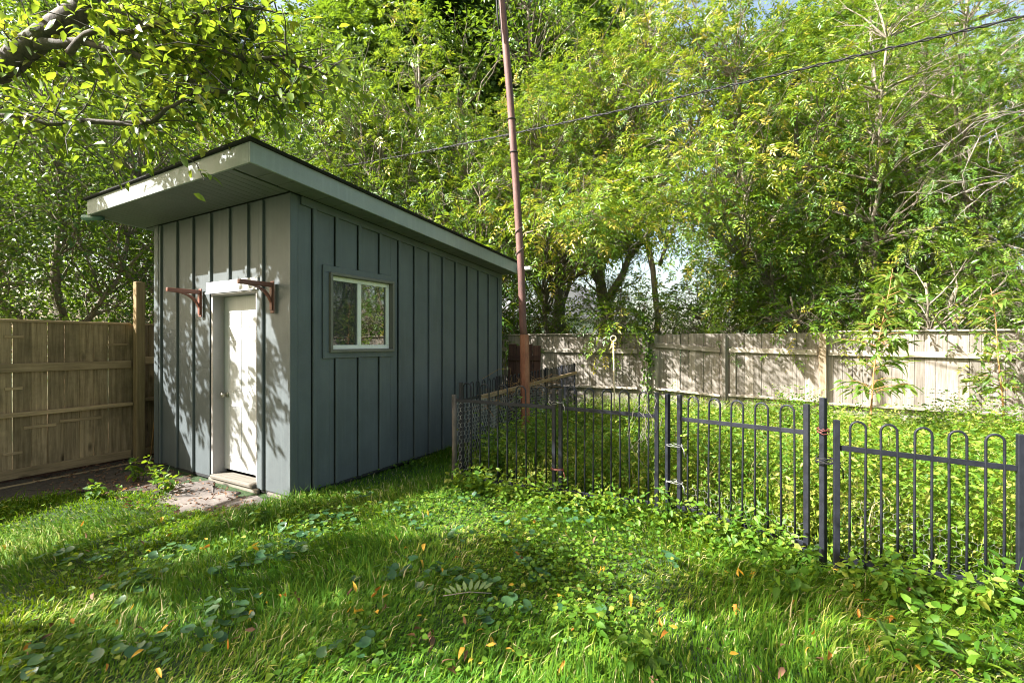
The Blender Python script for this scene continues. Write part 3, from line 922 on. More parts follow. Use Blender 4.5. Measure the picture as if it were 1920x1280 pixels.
# ------------------------------------------------------------------ pole, cable, rod
def pole_and_cable():
    root = empty('rusty_pole', (.17, 6.4, 0), 0, 'tall leaning rust red pipe pole in the wire enclosure', 'pole')
    pts = [(0, 0, 1.55), (-.02, 0, 1.75), (-.045, 0, 2.5), (-.11, 0, 3.6), (-.20, 0, 4.9), (-.315, 0, 6.25), (-.42, 0, 7.4)]
    MB().tube(pts, [.05, .05, .05, .05, .049, .048, .047], 14).build('pipe', M['rust'], root, smooth=True)
    MB().tube([(.02, 0, -.1), (.012, 0, .6), (.0, 0, 1.62)], [.064, .063, .063], 8).build('sleeve', M['rust_sleeve'], root)
    rr = random.Random(2)
    wp = []
    for k in range(60):
        t = k / 59
        z = 2.55 + t * .65
        cx = -.045 - (z - 2.5) * .06
        an = t * 2 * math.pi * 2.3
        wp.append((cx + .056 * math.cos(an), .056 * math.sin(an), z))
    MB().tube(wp, .005, 5).build('wire_wrap', M['bark_dark'], root, smooth=True)
    for z in (4.1, 4.55):
        cx = -.11 - (z - 3.6) * .069
        MB().tube([(cx + .055 * math.cos(a / 12 * 6.283), .055 * math.sin(a / 12 * 6.283), z) for a in range(13)], .007, 5).build('band', M['cable'], root, smooth=True)
    MB().tube([(-.40, -.05, 6.9), (-.385, -.07, 6.3), (-.365, -.065, 5.9), (-.34, -.06, 5.75)], .012, 6).build('hanging_rope', M['cable'], root, smooth=True)
    MB().tube([(-.37, -.04, 6.9), (-.35, -.06, 6.1), (-.31, -.06, 5.6)], .008, 6).build('hanging_rope', M['wire'], root, smooth=True)
    # overhead service cable behind the pole
    a = Vector((5.45, 5, 4.99)); b = Vector((-3.06, 11.0, 5.76))
    c = empty('overhead_cable', a, 0, 'black twisted overhead cable crossing behind the rusty pole', 'cable')
    for ph in (0, math.pi):
        pts = []
        for k in range(161):
            t = -.5 + 1.8 * k / 160
            p = (b - a) * t
            sag = -.22 * (1 - (2 * (t + .5) / 1.8 - 1) ** 2) + .17
            an = ph + t * 190
            pts.append((p.x + .014 * math.cos(an) * .6, p.y, p.z + sag + .016 * math.sin(an)))
        MB().tube(pts, (.0105 if ph == 0 else .008), 5).build('strand', M['cable'], c, smooth=True)
    r = empty('ring_rod', (1.62, 7.5, 0), 0, 'thin tan metal rod with a ring on top standing in the weeds', 'rod')
    MB().tube([(.03, 0, -.1), (.012, 0, .8), (0, 0, 1.53)], .0115, 8).build('rod', M['rod'], r, smooth=True)
    ring = [(.045 * math.sin(2 * math.pi * k / 18), 0, 1.58 - .045 * math.cos(2 * math.pi * k / 18)) for k in range(19)]
    MB().tube(ring, .0095, 8, cap=False).build('ring', M['rod'], r, smooth=True)
pole_and_cable()

# ------------------------------------------------------------------ trees
def curve_pts(a, b, bend, n, rng):
    a = np.array(a, float); b = np.array(b, float)
    t = np.linspace(0, 1, n)[:, None]
    d = b - a
    off = rng.normal(size=3) * np.linalg.norm(d) * bend
    off[2] = abs(off[2]) * .6
    return a + d * t + off * (np.sin(t * np.pi)) + rng.normal(size=(n, 3)) * np.linalg.norm(d) * .012 * np.sin(t * np.pi)

def compound_leaves(C, rng, out, npairs=4, rl=(.22, .34), ll=(.085, .135), lw=.34, tone0=0.5, tone_sd=.16, axis=None):
    """pinnate leaves starting at C pointing along axis, drooping"""
    n = len(C)
    A = norm(axis + rng.normal(size=(n, 3)) * .35)
    A[:, 2] -= .25
    A = norm(A)
    U = np.tile(np.array([0, 0, 1.0]), (n, 1)) + rng.normal(size=(n, 3)) * .45
    S = norm(np.cross(A, U))
    N = norm(np.cross(S, A))
    RL = rng.uniform(*rl, n)
    base_t = tone0 + rng.normal(size=n) * tone_sd
    Ps, Ds, Ns, Ls, Ts = [], [], [], [], []
    for k in range(npairs):
        t = .3 + .65 * k / max(npairs - 1, 1)
        cen = C + A * (RL * t)[:, None] - np.array([0, 0, 1.0]) * (RL * t * t * .35)[:, None]
        for s in (-1, 1):
            dd = norm(S * s + A * .55 + rng.normal(size=(n, 3)) * .18)
            dd[:, 2] -= .22
            Ps.append(cen); Ds.append(dd); Ns.append(N + rng.normal(size=(n, 3)) * .3)
            Ls.append(rng.uniform(*ll, n) * (1 - .25 * abs(t - .6))); Ts.append(base_t + rng.normal(size=n) * .06)
    cen = C + A * RL[:, None] - np.array([0, 0, 1.0]) * (RL * .35)[:, None]
    dd = A.copy(); dd[:, 2] -= .5
    Ps.append(cen); Ds.append(dd); Ns.append(N); Ls.append(rng.uniform(*ll, n)); Ts.append(base_t)
    P = np.concatenate(Ps); D = np.concatenate(Ds); N = np.concatenate(Ns); L = np.concatenate(Ls); T = np.clip(np.concatenate(Ts), 0, 1)
    out.append((P, D, N, L, L * lw, T))

def simple_leaves(C, rng, out, ll=(.06, .1), lw=.62, tone0=.5, tone_sd=.18, axis=None):
    n = len(C)
    D = norm(axis + rng.normal(size=(n, 3)) * .7)
    D[:, 2] -= .35
    N = np.tile(np.array([0, 0, 1.0]), (n, 1)) + rng.normal(size=(n, 3)) * .5
    L = rng.uniform(*ll, n)
    T = np.clip(tone0 + rng.normal(size=n) * tone_sd, 0, 1)
    out.append((C, D, N, L, L * lw, T))

def crown_mesh(name, seed, centre, radii, nclump, per, kind, mat, trunk_pts, wood_mb, clump_r=(.35, .7), leaf=None, branch=True, tone0=.5, shell=.55, keep=None, fine=False):
    """clumps of leaves spread in an ellipsoid, each on a thin branch from the trunk"""
    rng = np.random.default_rng(seed)
    centre = np.array(centre, float); radii = np.array(radii, float)
    tp = np.array(trunk_pts, float)
    out = []
    cnt = 0
    while cnt < nclump:
        d = norm(rng.normal(size=3))
        rad = rng.uniform(shell ** 3, 1) ** (1 / 3) if rng.random() < .75 else rng.uniform(.1, .8)
        c = centre + d * radii * rad
        if keep is not None and not keep(c): continue
        cnt += 1
        cr = rng.uniform(*clump_r)
        if branch:
            w = np.linalg.norm(tp - c, axis=1) + np.abs(tp[:, 2] - (c[2] - .9)) * .8
            a = tp[np.argmin(w)]
            pts = curve_pts(a, c, .1, 5, rng)
            r0 = .012 + .006 * np.linalg.norm(c - a)
            wood_mb.tube([tuple(p) for p in pts], list(np.linspace(r0, .004, 5)), 4, cap=False)
            for q in range(3):
                e = c + norm(rng.normal(size=3)) * cr * .9
                pp = curve_pts(pts[3], e, .1, 3, rng)
                wood_mb.tube([tuple(p) for p in pp], [.006, .004, .002], 3, cap=False)
        n = int(per * (cr / .55) ** 2)
        dirs = norm(rng.normal(size=(n, 3)))
        dirs[:, 2] = dirs[:, 2] * .7 + .1
        pos = c + dirs * (cr * rng.uniform(.25, 1, n) ** .6)[:, None]
        t0 = tone0 + rng.normal() * .17
        ax = norm(dirs + d * .4)
        if kind == 'pinnate': compound_leaves(pos, rng, out, tone0=t0, axis=ax, **(leaf or {}))
        else: simple_leaves(pos, rng, out, tone0=t0, axis=ax, **(leaf or {}))
    P, D, N, L, Wd, T = [np.concatenate([o[i] for o in out]) for i in range(6)]
    if fine:
        V, T3, Q4, tn = leaves_fine(P, D, N, L, Wd, T)
        return np_mesh(name, V, [T3, Q4], mat, tn)
    V, T3, tn = leaves_diamond(P, D, N, L, Wd, T)
    return np_mesh(name, V, [T3], mat, tn)

def mesh_of(mb, name, mat, smooth=True):
    me = bpy.data.meshes.new(name)
    me.from_pydata(mb.v, [], mb.f)
    me.materials.append(mat)
    if smooth: me.polygons.foreach_set('use_smooth', [True] * len(me.polygons))
    return me

def trunk_line(pts, n=14):
    pts = np.array(pts, float)
    t = np.linspace(0, len(pts) - 1, n)
    return np.stack([np.interp(t, np.arange(len(pts)), pts[:, i]) for i in range(3)], 1)

def proto(seed, trunk, r0, crowns, kind, mat, leaf, bark_mat, clump_r=(.35, .7), tone0=.5, extra=None):
    """trunk polyline and crown ellipsoids -> (trunk mesh, crown mesh)"""
    wood_mb = MB()
    tl = trunk_line(trunk)
    rng = np.random.default_rng(seed)
    tl[1:-1] += rng.normal(size=(len(tl) - 2, 3)) * [.05, .05, 0]
    wood_mb.tube([tuple(p) for p in tl], list(np.linspace(r0, .03, len(tl))), 9)
    tp = list(tl[3:])
    for lim in (extra or []):
        ll = trunk_line(lim, 8)
        ll[1:] += rng.normal(size=(7, 3)) * .05
        wood_mb.tube([tuple(p) for p in ll], list(np.linspace(r0 * .5, .018, 8)), 7)
        tp += list(ll[2:])
    ms = []
    V = []
    for i, (c, r, nc, per) in enumerate(crowns):
        ms.append(crown_mesh('crown', seed * 10 + i, c, r, nc, per, kind, mat, tp, wood_mb, clump_r, leaf, True, tone0))
    return mesh_of(wood_mb, 'trunk', bark_mat), ms

def place_tree(name, pr, loc, rz, sc, label, group=None, cat='tree'):
    t = empty(name, loc, rz, label, cat, group)
    t.scale = sc if isinstance(sc, tuple) else (sc, sc, sc)
    link('trunk', pr[0], t)
    for m in pr[1]: link('crown', m, t)
    return t

LP = dict(npairs=4, rl=(.20, .34), ll=(.085, .145), lw=.32)
LF = dict(npairs=8, rl=(.24, .38), ll=(.05, .085), lw=.36)
CR = (.26, .52)
ash_a = proto(1, [(0, 0, -.2), (.1, 0, 2), (-.1, .2, 4.5), (.1, .1, 8.2)], .11,
              [((0, 0, 5.4), (2.4, 2.2, 3.5), 215, 21)], 'pinnate', M['leaf_ash'], LP, M['bark'], CR, .56,
              [[(.05, .1, 2.2), (.8, -.3, 3.6), (1.5, -.5, 6)], [(-.05, .1, 2.6), (-.9, .3, 4.2), (-1.4, .2, 6.4)], [(0, 0, 1.2), (.3, -.6, 2.6), (.5, -1.2, 4)]])
ash_b = proto(2, [(0, 0, -.2), (-.15, .1, 2), (.2, -.1, 4.2), (.5, .1, 9.0)], .13,
              [((.1, 0, 5.6), (2.7, 2.4, 3.8), 250, 120)], 'simple', M['leaf_green'], dict(ll=(.07, .13), lw=.5), M['bark'], CR, .6,
              [[(0, 0, 1.6), (1.0, .3, 3.2), (1.9, .3, 5.4)], [(0, 0, 2.3), (-1, -.2, 4.0), (-1.7, -.5, 6.8)], [(0, 0, 1), (-.5, -.5, 2.4), (-.9, -1.2, 3.6)]])
ash_c = proto(3, [(0, 0, -.2), (.0, .1, 1.6), (.2, .1, 3.2), (.2, .2, 6.0)], .08,
              [((0, 0, 3.6), (2.0, 1.9, 2.6), 165, 21)], 'pinnate', M['leaf_ash'], LP, M['bark'], CR, .46,
              [[(0, .1, 1.2), (.9, -.2, 2.6), (1.3, -.4, 4.4)], [(0, .1, .9), (-.7, .2, 2.2), (-1.3, .2, 4)]])
fea_a = proto(8, [(0, 0, -.2), (-.1, .1, 2), (.2, 0, 4.2), (.3, .1, 8.4)], .12,
              [((0, 0, 5.0), (2.5, 2.3, 3.9), 270, 24)], 'pinnate', M['leaf_feather'], LF, M['bark'], CR, .5,
              [[(0, 0, 1.6), (1.0, .3, 3.2), (1.9, .3, 5.4)], [(0, 0, 2.3), (-1, -.2, 4.0), (-1.7, -.5, 6.8)], [(0, 0, 1), (.5, -.7, 2.2), (.7, -1.3, 3.4)]])
ash_h = proto(10, [(0, 0, -.2), (.1, 0, 2), (.35, .2, 4.5), (.2, .1, 8.8)], .1,
              [((0, 0, 6.5), (2.6, 2.2, 2.9), 215, 21)], 'pinnate', M['leaf_ash'], LP, M['bark'], CR, .58,
              [[(.1, 0, 2.6), (.9, -.3, 4.2), (1.5, -.5, 6)], [(0, .0, 3), (-.9, .3, 4.6), (-1.4, .2, 6.4)]])
low_a = proto(9, [(0, 0, -.1), (.1, 0, .9), (.2, .1, 2.4)], .045,
              [((0, 0, 1.95), (1.7, 1.1, 1.25), 80, 20)], 'pinnate', M['leaf_ash'], dict(npairs=4, rl=(.2, .3), ll=(.08, .13), lw=.34), M['bark'], (.22, .45), .5,
              [[(0, 0, .3), (.5, -.2, 1.4), (.9, -.3, 2.4)], [(0, 0, .3), (-.5, .1, 1.4), (-1, 0, 2.5)]])
shrub_a = proto(4, [(0, 0, -.1), (.1, 0, .8), (.2, .1, 2.2)], .05,
                [((0, 0, 1.55), (1.5, 1.2, 1.3), 85, 26)], 'simple', M['leaf_green'], dict(ll=(.06, .1), lw=.5), M['bark'], (.3, .55), .5,
                [[(0, 0, .3), (.5, -.2, 1.2), (.9, -.3, 2)], [(0, 0, .3), (-.5, .1, 1.2), (-1, 0, 2.1)]])
hedge_a = proto(5, [(0, 0, -.1), (.1, 0, 1.5), (.0, .1, 3.5), (.1, .0, 6.2)], .1,
                [((0, 0, 3.9), (1.7, 1.7, 3.0), 210, 60)], 'simple', M['leaf_green'], dict(ll=(.06, .105), lw=.6), M['bark'], (.35, .65), .45,
                [[(0, 0, 1), (.7, .2, 2.4), (1.0, .3, 4)], [(0, 0, .8), (-.6, -.3, 2.2), (-1, -.3, 3.6)]])
hedge_b = proto(6, [(0, 0, -.1), (-.1, 0, 1.5), (.1, .1, 3.2), (-.1, .0, 5.0)], .09,
                [((0, 0, 3.1), (1.6, 1.6, 2.4), 170, 60)], 'simple', M['leaf_green'], dict(ll=(.06, .105), lw=.6), M['bark'], (.35, .6), .55,
                [[(0, 0, 1), (.7, .2, 2.2), (1.0, .3, 3.4)], [(0, 0, .8), (-.6, -.3, 2.0), (-1, -.3, 3.2)]])
big_a = proto(7, [(0, 0, -.3), (.1, 0, 4), (.0, .2, 9), (.3, .2, 17)], .36,
              [((0, 0, 11.5), (4.6, 4.4, 6.5), 330, 34)], 'pinnate', M['leaf_green'], dict(npairs=4, rl=(.32, .5), ll=(.14, .22), lw=.36), M['bark_dark'], (.6, 1.2), .4,
              [[(.1, 0, 5), (2, .4, 8), (3.4, .5, 11)], [(.1, 0, 6), (-1.8, -.6, 9), (-3, -.6, 12.5)], [(.05, .1, 7), (.3, -1.6, 10), (.3, -2.6, 14)]])

GR = 'trees behind the rear board fence'
def rear_trees():
    # first row, close behind the fence (leaning and forked trunks the photograph shows)
    lean = proto(21, [(6.28, 10.25, -.2), (6.12, 10.25, 1.75), (5.75, 10.3, 2.5), (5.3, 10.35, 3.6), (5.05, 10.4, 5.0), (4.95, 10.4, 7.4)], .15,
                 [((5.0, 10.4, 6.3), (2.4, 1.9, 3.2), 190, 21), ((5.9, 10.2, 3.6), (1.9, 1.3, 1.4), 50, 20), ((3.3, 8.7, 4.4), (1.4, .7, .9), 46, 18)], 'pinnate', M['leaf_ash'], LP, M['bark'], CR, .6,
                 [[(5.75, 10.3, 2.5), (5.1, 10.2, 3.2), (4.3, 10.1, 4.1)], [(5.3, 10.35, 3.6), (6.2, 10.2, 4.8), (6.9, 10.2, 6.0)]])
    place_tree('leaning_tree', lean, (0, 0, 0), 0, 1, 'ash with the bare pale trunk leaning left above the sunlit fence', GR)
    ivy = proto(22, [(2.75, 13.2, -.2), (2.7, 13.2, 1.6), (2.55, 13.2, 3.0), (2.3, 13.3, 5.5), (2.2, 13.3, 9.5)], .27,
                [((2.3, 13.2, 7.4), (2.8, 2.3, 3.4), 220, 21), ((2.5, 12.7, 3.4), (1.5, .9, 1.1), 34, 20)], 'pinnate', M['leaf_ash'], LP, M['bark'], CR, .58,
                [[(2.6, 13.2, 2.6), (3.4, 13.0, 4.0), (4.2, 12.8, 5.6)], [(2.5, 13.2, 3.2), (1.6, 13.1, 4.6), (.8, 13.0, 6.2)]])
    place_tree('thick_tree', ivy, (0, 0, 0), 0, 1, 'thick trunked tree behind the fence just right of the pole', GR)
    slim = proto(23, [(.85, 12.1, -.2), (.86, 12.1, 2.0), (.82, 12.1, 4.0), (.7, 12.2, 6.6)], .075,
                 [((.7, 12.1, 5.6), (1.7, 1.5, 2.3), 110, 21), ((.9, 9.9, 4.3), (1.5, .7, 1.3), 60, 18), ((1.5, 8.6, 3.95), (1.35, .5, .75), 26, 24)], 'pinnate', M['leaf_ash'], LP, M['bark'], CR, .62,
                 [[(.85, 12.1, 2.2), (1.4, 12, 3.6), (1.7, 11.9, 5)]])
    place_tree('slender_tree', slim, (0, 0, 0), 0, 1, 'slender tree standing right beside the pole behind the fence', GR)
    rows = [
        (ash_a, (-2.6, 12.6), .4, 1.02, 'yellow green tree rising directly behind the shed roof peak'),
        (ash_c, (-.9, 11.9), 1.9, 1.05, 'low leafy tree behind the far end of the shed roof'),
        (ash_b, (-4.9, 12.9), 2.6, .95, 'tree filling the gap above the left end of the shed roof'),
        (ash_h, (3.9, 12.4), 2.2, 1.05, 'bright yellow green tree above the middle of the sunlit fence'),
        (fea_a, (8.0, 10.4), .8, .95, 'wide green tree behind the right hand fence bay'),
        (fea_a, (10.3, 10.6), 3.7, 1.02, 'feathery tree at the right edge of the photograph'),
        (fea_a, (9.9, 8.6), 5.0, .72, 'low feathery tree overhanging the fence at the right edge'),
        (ash_c, (6.9, 11.3), 3.3, 1.08, 'low green tree behind the sapling and its fence bay'),
        (fea_a, (12.8, 7.0), 1.3, .95, 'tree beyond the right edge of the fence'),
        (fea_a, (11.6, 12.8), 2.3, 1.25, 'tall feathery tree behind the one at the right edge'),
    ]
    for pr, (x, y), rz, s, lab in rows:
        place_tree('ash_tree', pr, (x, y, 0), rz, (s, s, s * 1.13), lab, GR)
    # second row, farther and taller
    far = [(ash_c, (-1.0, 17.5), 2.0, 1.35, 'taller tree farther back between the shed and the pole'), (ash_a, (-6.8, 17.0), 1.0, 1.3, 'taller tree farther back above the left roof end'),
           (ash_c, (8.6, 16.5), 4.2, 1.5, 'taller tree farther back over the right fence bays'), (ash_a, (13.0, 15.0), 5.2, 1.3, 'taller tree farther back in the right corner'), (ash_b, (1.3, 16.0), 3.2, 1.62, 'taller tree farther back above the top of the pole')]
    for pr, (x, y), rz, s, lab in far:
        place_tree('background_tree', pr, (x, y, 0), rz, s, lab, 'taller trees in the second row')
    bigs = [((-3.9, 19.0), .3, 1.0, 'big dark tree with twin grey trunks high above the shed roof'), ((2.4, 23.0), 1.8, 1.05, 'big dark tree far behind the pole'), ((-13.5, 18.0), 4.0, .95, 'big dark tree far behind the left fence'),
            ((15.5, 23.0), 2.7, 1.0, 'big dark tree far behind the right fence end')]
    for (x, y), rz, s, lab in bigs:
        place_tree('big_tree', big_a, (x, y, 0), rz, s, lab, 'big dark background trees')
    for (x, y), rz, s, lab in (((3.4, 11.3), .2, .9, 'green shrub above the fence right of the ring topped rod'), ((5.1, 10.7), 1.4, .7, 'green shrub behind the middle fence bay'), ((7.4, 9.6), 2.9, .95, 'green shrub peeking over the fence behind the sapling'), ((8.9, 8.1), 4.1, .9, 'green shrub over the fence at the right edge'), ((.6, 13.0), 5.0, .95, 'green shrub behind the fence beside the shed corner'), ((6.3, 12.6), 3.0, 1.2, 'larger green shrub behind the leaning trunk')):
        place_tree('shrub', shrub_a, (x, y, 0), rz, s, lab, 'shrubs behind the rear fence', 'shrub')
    for (x, y), rz, s, lab in (((2.6, 11.2), 1.0, 1.0, 'feathery low bush over the fence right of the ivy covered post'), ((4.4, 10.3), 2.0, .62, 'low bush overhanging the middle of the sunlit fence'), ((6.4, 9.6), .4, 1.0, 'low bush behind the fence beside the leaning trunk'), ((8.1, 8.7), 4.0, 1.05, 'low bush above the fence right of the sapling'), ((.2, 12.2), 3.3, 1.0, 'low bush behind the fence at the far shed corner'), ((5.6, 11.6), 5.2, 1.3, 'taller low bush in the gap under the leaning tree'), ((-1.9, 10.7), .1, 1.45, 'hidden tall bush added behind the shed to shade the rear fence')):  # last bush is hidden, added to shade the left bay of the fence
        place_tree('low_bush', low_a, (x, y, 0), rz, s, lab, 'low bushes along the rear fence', 'bush')
rear_trees()

def fill_blocking_trees():  # unseen trees added behind the camera to block fill light on wall and lawn
    for pr, (x, y), rz, s, lab in ((big_a, (-7.5, -12), .5, .8, 'unseen big tree added behind the camera at left'), (ash_b, (-3.2, -7.5), 2.2, 1.15, 'unseen leafy tree added behind the camera left of the middle'), (big_a, (3.5, -12), 3.3, .8, 'unseen big tree added behind the camera at right'),
                                  (ash_a, (3.0, -7.0), 1.0, 1.15, 'unseen leafy tree added behind the camera right of the middle')):
        place_tree('fill_blocking_tree', pr, (x, y, 0), rz, s, lab, 'unseen trees added to block fill light')
fill_blocking_trees()

def left_trees():
    rows = [(hedge_a, (-7.2, 7.4), .3, 1.05, 'dense dark green tree over the left fence by the photograph edge'), (hedge_b, (-6.5, 9.0), 1.7, 1.05, 'dense small leaved tree just left of the shed eave'),
            (hedge_a, (-6.3, 11.0), 3.0, 1.1, 'dense dark green tree behind the left roof corner'), (hedge_b, (-8.3, 10.2), 4.4, 1.3, 'tall dense tree behind the left hedge trees'),
            (hedge_a, (-10.4, 9.4), 5.4, 1.15, 'dense tree farthest left behind the fence'), (hedge_b, (-7.3, 5.9), 2.0, .8, 'low dense bush tree at the left photograph edge')]
    for pr, (x, y), rz, s, lab in rows:
        place_tree('hedge_tree', pr, (x, y, 0), rz, s, lab, 'dense trees behind the left fence')
left_trees()

# overhanging tree: limbs reach in from the left above the yard
def overhang():
    H0, H1 = 75, 110
    root = empty('overhanging_tree', (-6.2, 1.9, 0), 0, 'broad leaved tree whose bare limbs overhang the lawn top left', 'tree')
    o = np.array((-6.2, 1.9, 0))
    wood_mb = MB()
    rng = np.random.default_rng(77)
    def U(px, py, Y): return ((px - 960) / 880 * Y, Y, 1.5 + (644 - py) / 880 * Y)
    limbs = [
        ([(-6.2, 1.9, -.2), (-6.15, 1.95, 1.4), (-5.95, 2.2, 2.5), (-5.2, 3.2, 3.35), U(0, 135, 4.0), U(70, 75, 3.9), U(170, 5, 3.8), U(260, -90, 3.8), U(400, -260, 3.7)], (.2, .18, .15, .11, .095, .09, .085, .07, .04)),
        ([U(170, 5, 3.8), U(215, 15, 3.8), U(280, 50, 3.8), U(380, 88, 3.75), U(460, 110, 3.7), U(535, 108, 3.65), U(610, 140, 3.6)], (.05, .032, .026, .022, .018, .014, .006)),
        ([U(60, 85, 3.9), U(150, 80, 3.8), U(235, 95, 3.7), U(320, 135, 3.7), U(400, 172, 3.7), U(470, 184, 3.7), U(540, 178, 3.7)], (.05, .03, .026, .022, .018, .012, .006)),
        ([(-5.5, 2.8, 2.95), U(-60, 195, 3.9), U(0, 208, 3.8), U(90, 228, 3.7), U(200, 233, 3.7), U(280, 230, 3.7), U(320, 200, 3.7), U(372, 172, 3.7)], (.05, .03, .024, .022, .021, .019, .014, .006)),
        ([(-5.2, 3.2, 3.3), U(-40, 105, 4.1), U(60, 105, 4.1), U(130, 125, 4.2), U(150, 105, 4.3), U(240, 105, 4.4)], (.06, .04, .032, .026, .018, .006)),
        ([U(130, 100, 3.8), U(165, 55, 3.7), U(240, 60, 3.6), U(330, 40, 3.6), U(420, 15, 3.6), U(520, 25, 3.6)], (.03, .022, .018, .015, .01, .005)),
        ([(-5.9, 2.2, 2.4), (-6.2, 3.2, 3.2), (-6.2, 4.2, 3.6), (-6.1, 4.9, 3.9)], (.08, .05, .03, .01)),
        ([(-5.95, 2.2, 2.5), (-5.2, 1.7, 3.8), (-4.0, 1.5, 4.5), (-2.6, 1.4, 4.8)], (.1, .05, .03, .012)),
        ([(-6.15, 1.95, 2.0), (-6.8, 1.7, 3.5), (-7.6, 1.5, 4.5)], (.1, .05, .015)),
        ([(-6.15, 1.95, 2.0), (-6.2, 1.3, 3.6), (-6.1, .8, 4.5)], (.08, .05, .015)),
    ]
    hosts = []
    for li, (pts, rad) in enumerate(limbs):
        tl = trunk_line(pts, len(pts) * 3)
        rr = list(np.interp(np.linspace(0, len(rad) - 1, len(pts) * 3), np.arange(len(rad)), rad))
        tl[1:-1] += rng.normal(size=(len(tl) - 2, 3)) * .008
        wood_mb.tube([tuple(p - o) for p in tl], rr, 8)
        hosts += [(p, li) for p in tl[len(tl) // 4:]]
    # twigs with leaves
    out = []
    H = [h for h in hosts if h[1] < 6 and h[0][0] > -4.9]
    for k in range(300):
        p, li = H[rng.integers(len(H))]
        d = norm(rng.normal(size=3) * np.array([1, 1, .6]) + np.array([.35, .1, -.05]))
        ln = rng.uniform(.25, .7)
        q = p + d * ln
        pts = curve_pts(p, q, .1, 4, rng)
        wood_mb.tube([tuple(x - o) for x in pts], [.006, .005, .004, .002], 4, cap=False)
        n = rng.integers(9, 17)
        t = rng.uniform(.15, 1, n)[:, None]
        pos = p + d * ln * t + rng.normal(size=(n, 3)) * .05
        simple_leaves(pos - o, rng, out, ll=(.06, .115), lw=.5, tone0=.6 + rng.normal() * .14, axis=np.tile(d, (n, 1)))
    # crown clumps above and outside the picture that throw the dappled shade
    for (c, r, nc) in CLUMPS:
        for k in range(nc):
            dd = norm(rng.normal(size=3))
            cc = np.array(c) + dd * np.array(r) * rng.uniform(.2, 1) ** .5
            cr = rng.uniform(.1, .3)
            n = int(rng.uniform(H0, H1) * (cr / .35) ** 2)
            dirs = norm(rng.normal(size=(n, 3)))
            pos = cc + dirs * cr * rng.uniform(.2, 1, n)[:, None]
            simple_leaves(pos - o, rng, out, ll=(.08, .135), lw=.52, tone0=.5, axis=dirs)
            hp = np.array([h[0] for h in hosts])
            a = hp[np.argmin(np.linalg.norm(hp - cc, axis=1))]
            pts = curve_pts(a, cc, .08, 4, rng)
            wood_mb.tube([tuple(x - o) for x in pts], [.012, .009, .006, .003], 4, cap=False)
    link('trunk', mesh_of(wood_mb, 'trunk', M['bark_dark']), root)
    P, D, N, L, Wd, T = [np.concatenate([q[i] for q in out]) for i in range(6)]
    # the leaves showing largest are single parts, the rest one mass
    Pw = P + o
    pxx = Pw[:, 0] / np.maximum(Pw[:, 1], .1)
    pyy = (Pw[:, 2] - 1.5) / np.maximum(Pw[:, 1], .1)
    vis = (np.abs(pxx) < 1.08) & (pyy < .72) & (Pw[:, 1] > .5)
    score = np.where(vis, L / Pw[:, 1], 0)
    top = np.argsort(-score)[:300]
    rest = np.ones(len(P), bool); rest[top] = False
    V, T3, Q4, tn = leaves_fine(P[rest], D[rest], N[rest], L[rest], Wd[rest], T[rest])
    c = link('crown', np_mesh('crown', V, [T3, Q4], M['leaf_cherry'], tn), root)
    c['kind'] = 'stuff'
    one = np.array([[0, 0, 0.]])
    base = []
    for tone in (.3, .5, .7, .9):
        V, T3, Q4, tn = leaves_fine(one, np.array([[1., 0, 0]]), np.array([[0, 0, 1.]]), np.array([1.]), np.array([.52]), np.array([tone]))
        base.append(np_mesh('leaf', V, [T3, Q4], M['leaf_cherry'], tn))
    for i in top:
        d = Vector(D[i]).normalized(); n = Vector(N[i])
        s = d.cross(n).normalized(); n = s.cross(d)
        mt = Matrix((d, -s, n)).transposed().to_4x4()
        ob = link('leaf', base[min(3, int(T[i] * 4))], root)
        ob.matrix_basis = Matrix.Translation(P[i]) @ mt @ Matrix.Scale(L[i], 4)
CLUMPS = [((-6.2, 4.75, 3.7), (.5, .5, .9), 38), ((-6.6, 4.95, 4.5), (.35, .3, .45), 16), ((-5.15, 4.1, 3.6), (.4, .2, .55), 9), ((-7.4, 1.55, 4.4), (.85, .5, .35), 28), ((-5.5, 1.7, 4.4), (1.4, .5, .35), 56), ((-6.3, .85, 4.4), (.9, .25, .3), 24), ((-3.0, 1.45, 4.4), (.8, .3, .3), 26), ((-5.0, 1.15, 4.4), (.6, .2, .2), 14), ((-6.9, 2.7, 4.2), (1.0, .4, .4), 10), ((-3.6, .7, 4.5), (.9, .3, .3), 12)]
overhang()

# ------------------------------------------------------------------ far house
def house():
    h = empty('house', (4.4, 36, 0), .15, 'white neighbouring house with grey gables behind the trees', 'house')
    MB().box((-6, 0, 0), (6, 8, 3.4)).build('wall', M['house_wall'], h)
    rf = MB().prism([(-6.5, 3.4), (6.5, 3.4), (0, 6.2)], 'y', -.4, 8.4).build('roof', M['house_roof'], h)
    MB().prism([(-4.8, 3.5), (-1.0, 3.5), (-2.9, 4.9)], 'y', -.9, -.42).build('gable', M['house_wall'], rf)
    for x in (-4.2, -1.2, 2.8):
        f = MB().box((x, -.06, 1.2), (x + 1.3, -.002, 2.6)).build('window', M['vinyl'], h)
        MB().box((x + .1, -.08, 1.3), (x + 1.2, -.062, 2.5)).build('pane', M['dark'], f)
    h = empty('house', (-4.5, 40, 0), -.1, 'pale neighbouring house glimpsed past the shed corner', 'house')
    MB().box((-4, 0, 0), (6, 8, 4.0)).build('wall', M['house_wall'], h)
    MB().prism([(-4.5, 4.0), (6.5, 4.0), (1, 6.8)], 'y', -.4, 8.4).build('roof', M['house_roof'], h)
house()

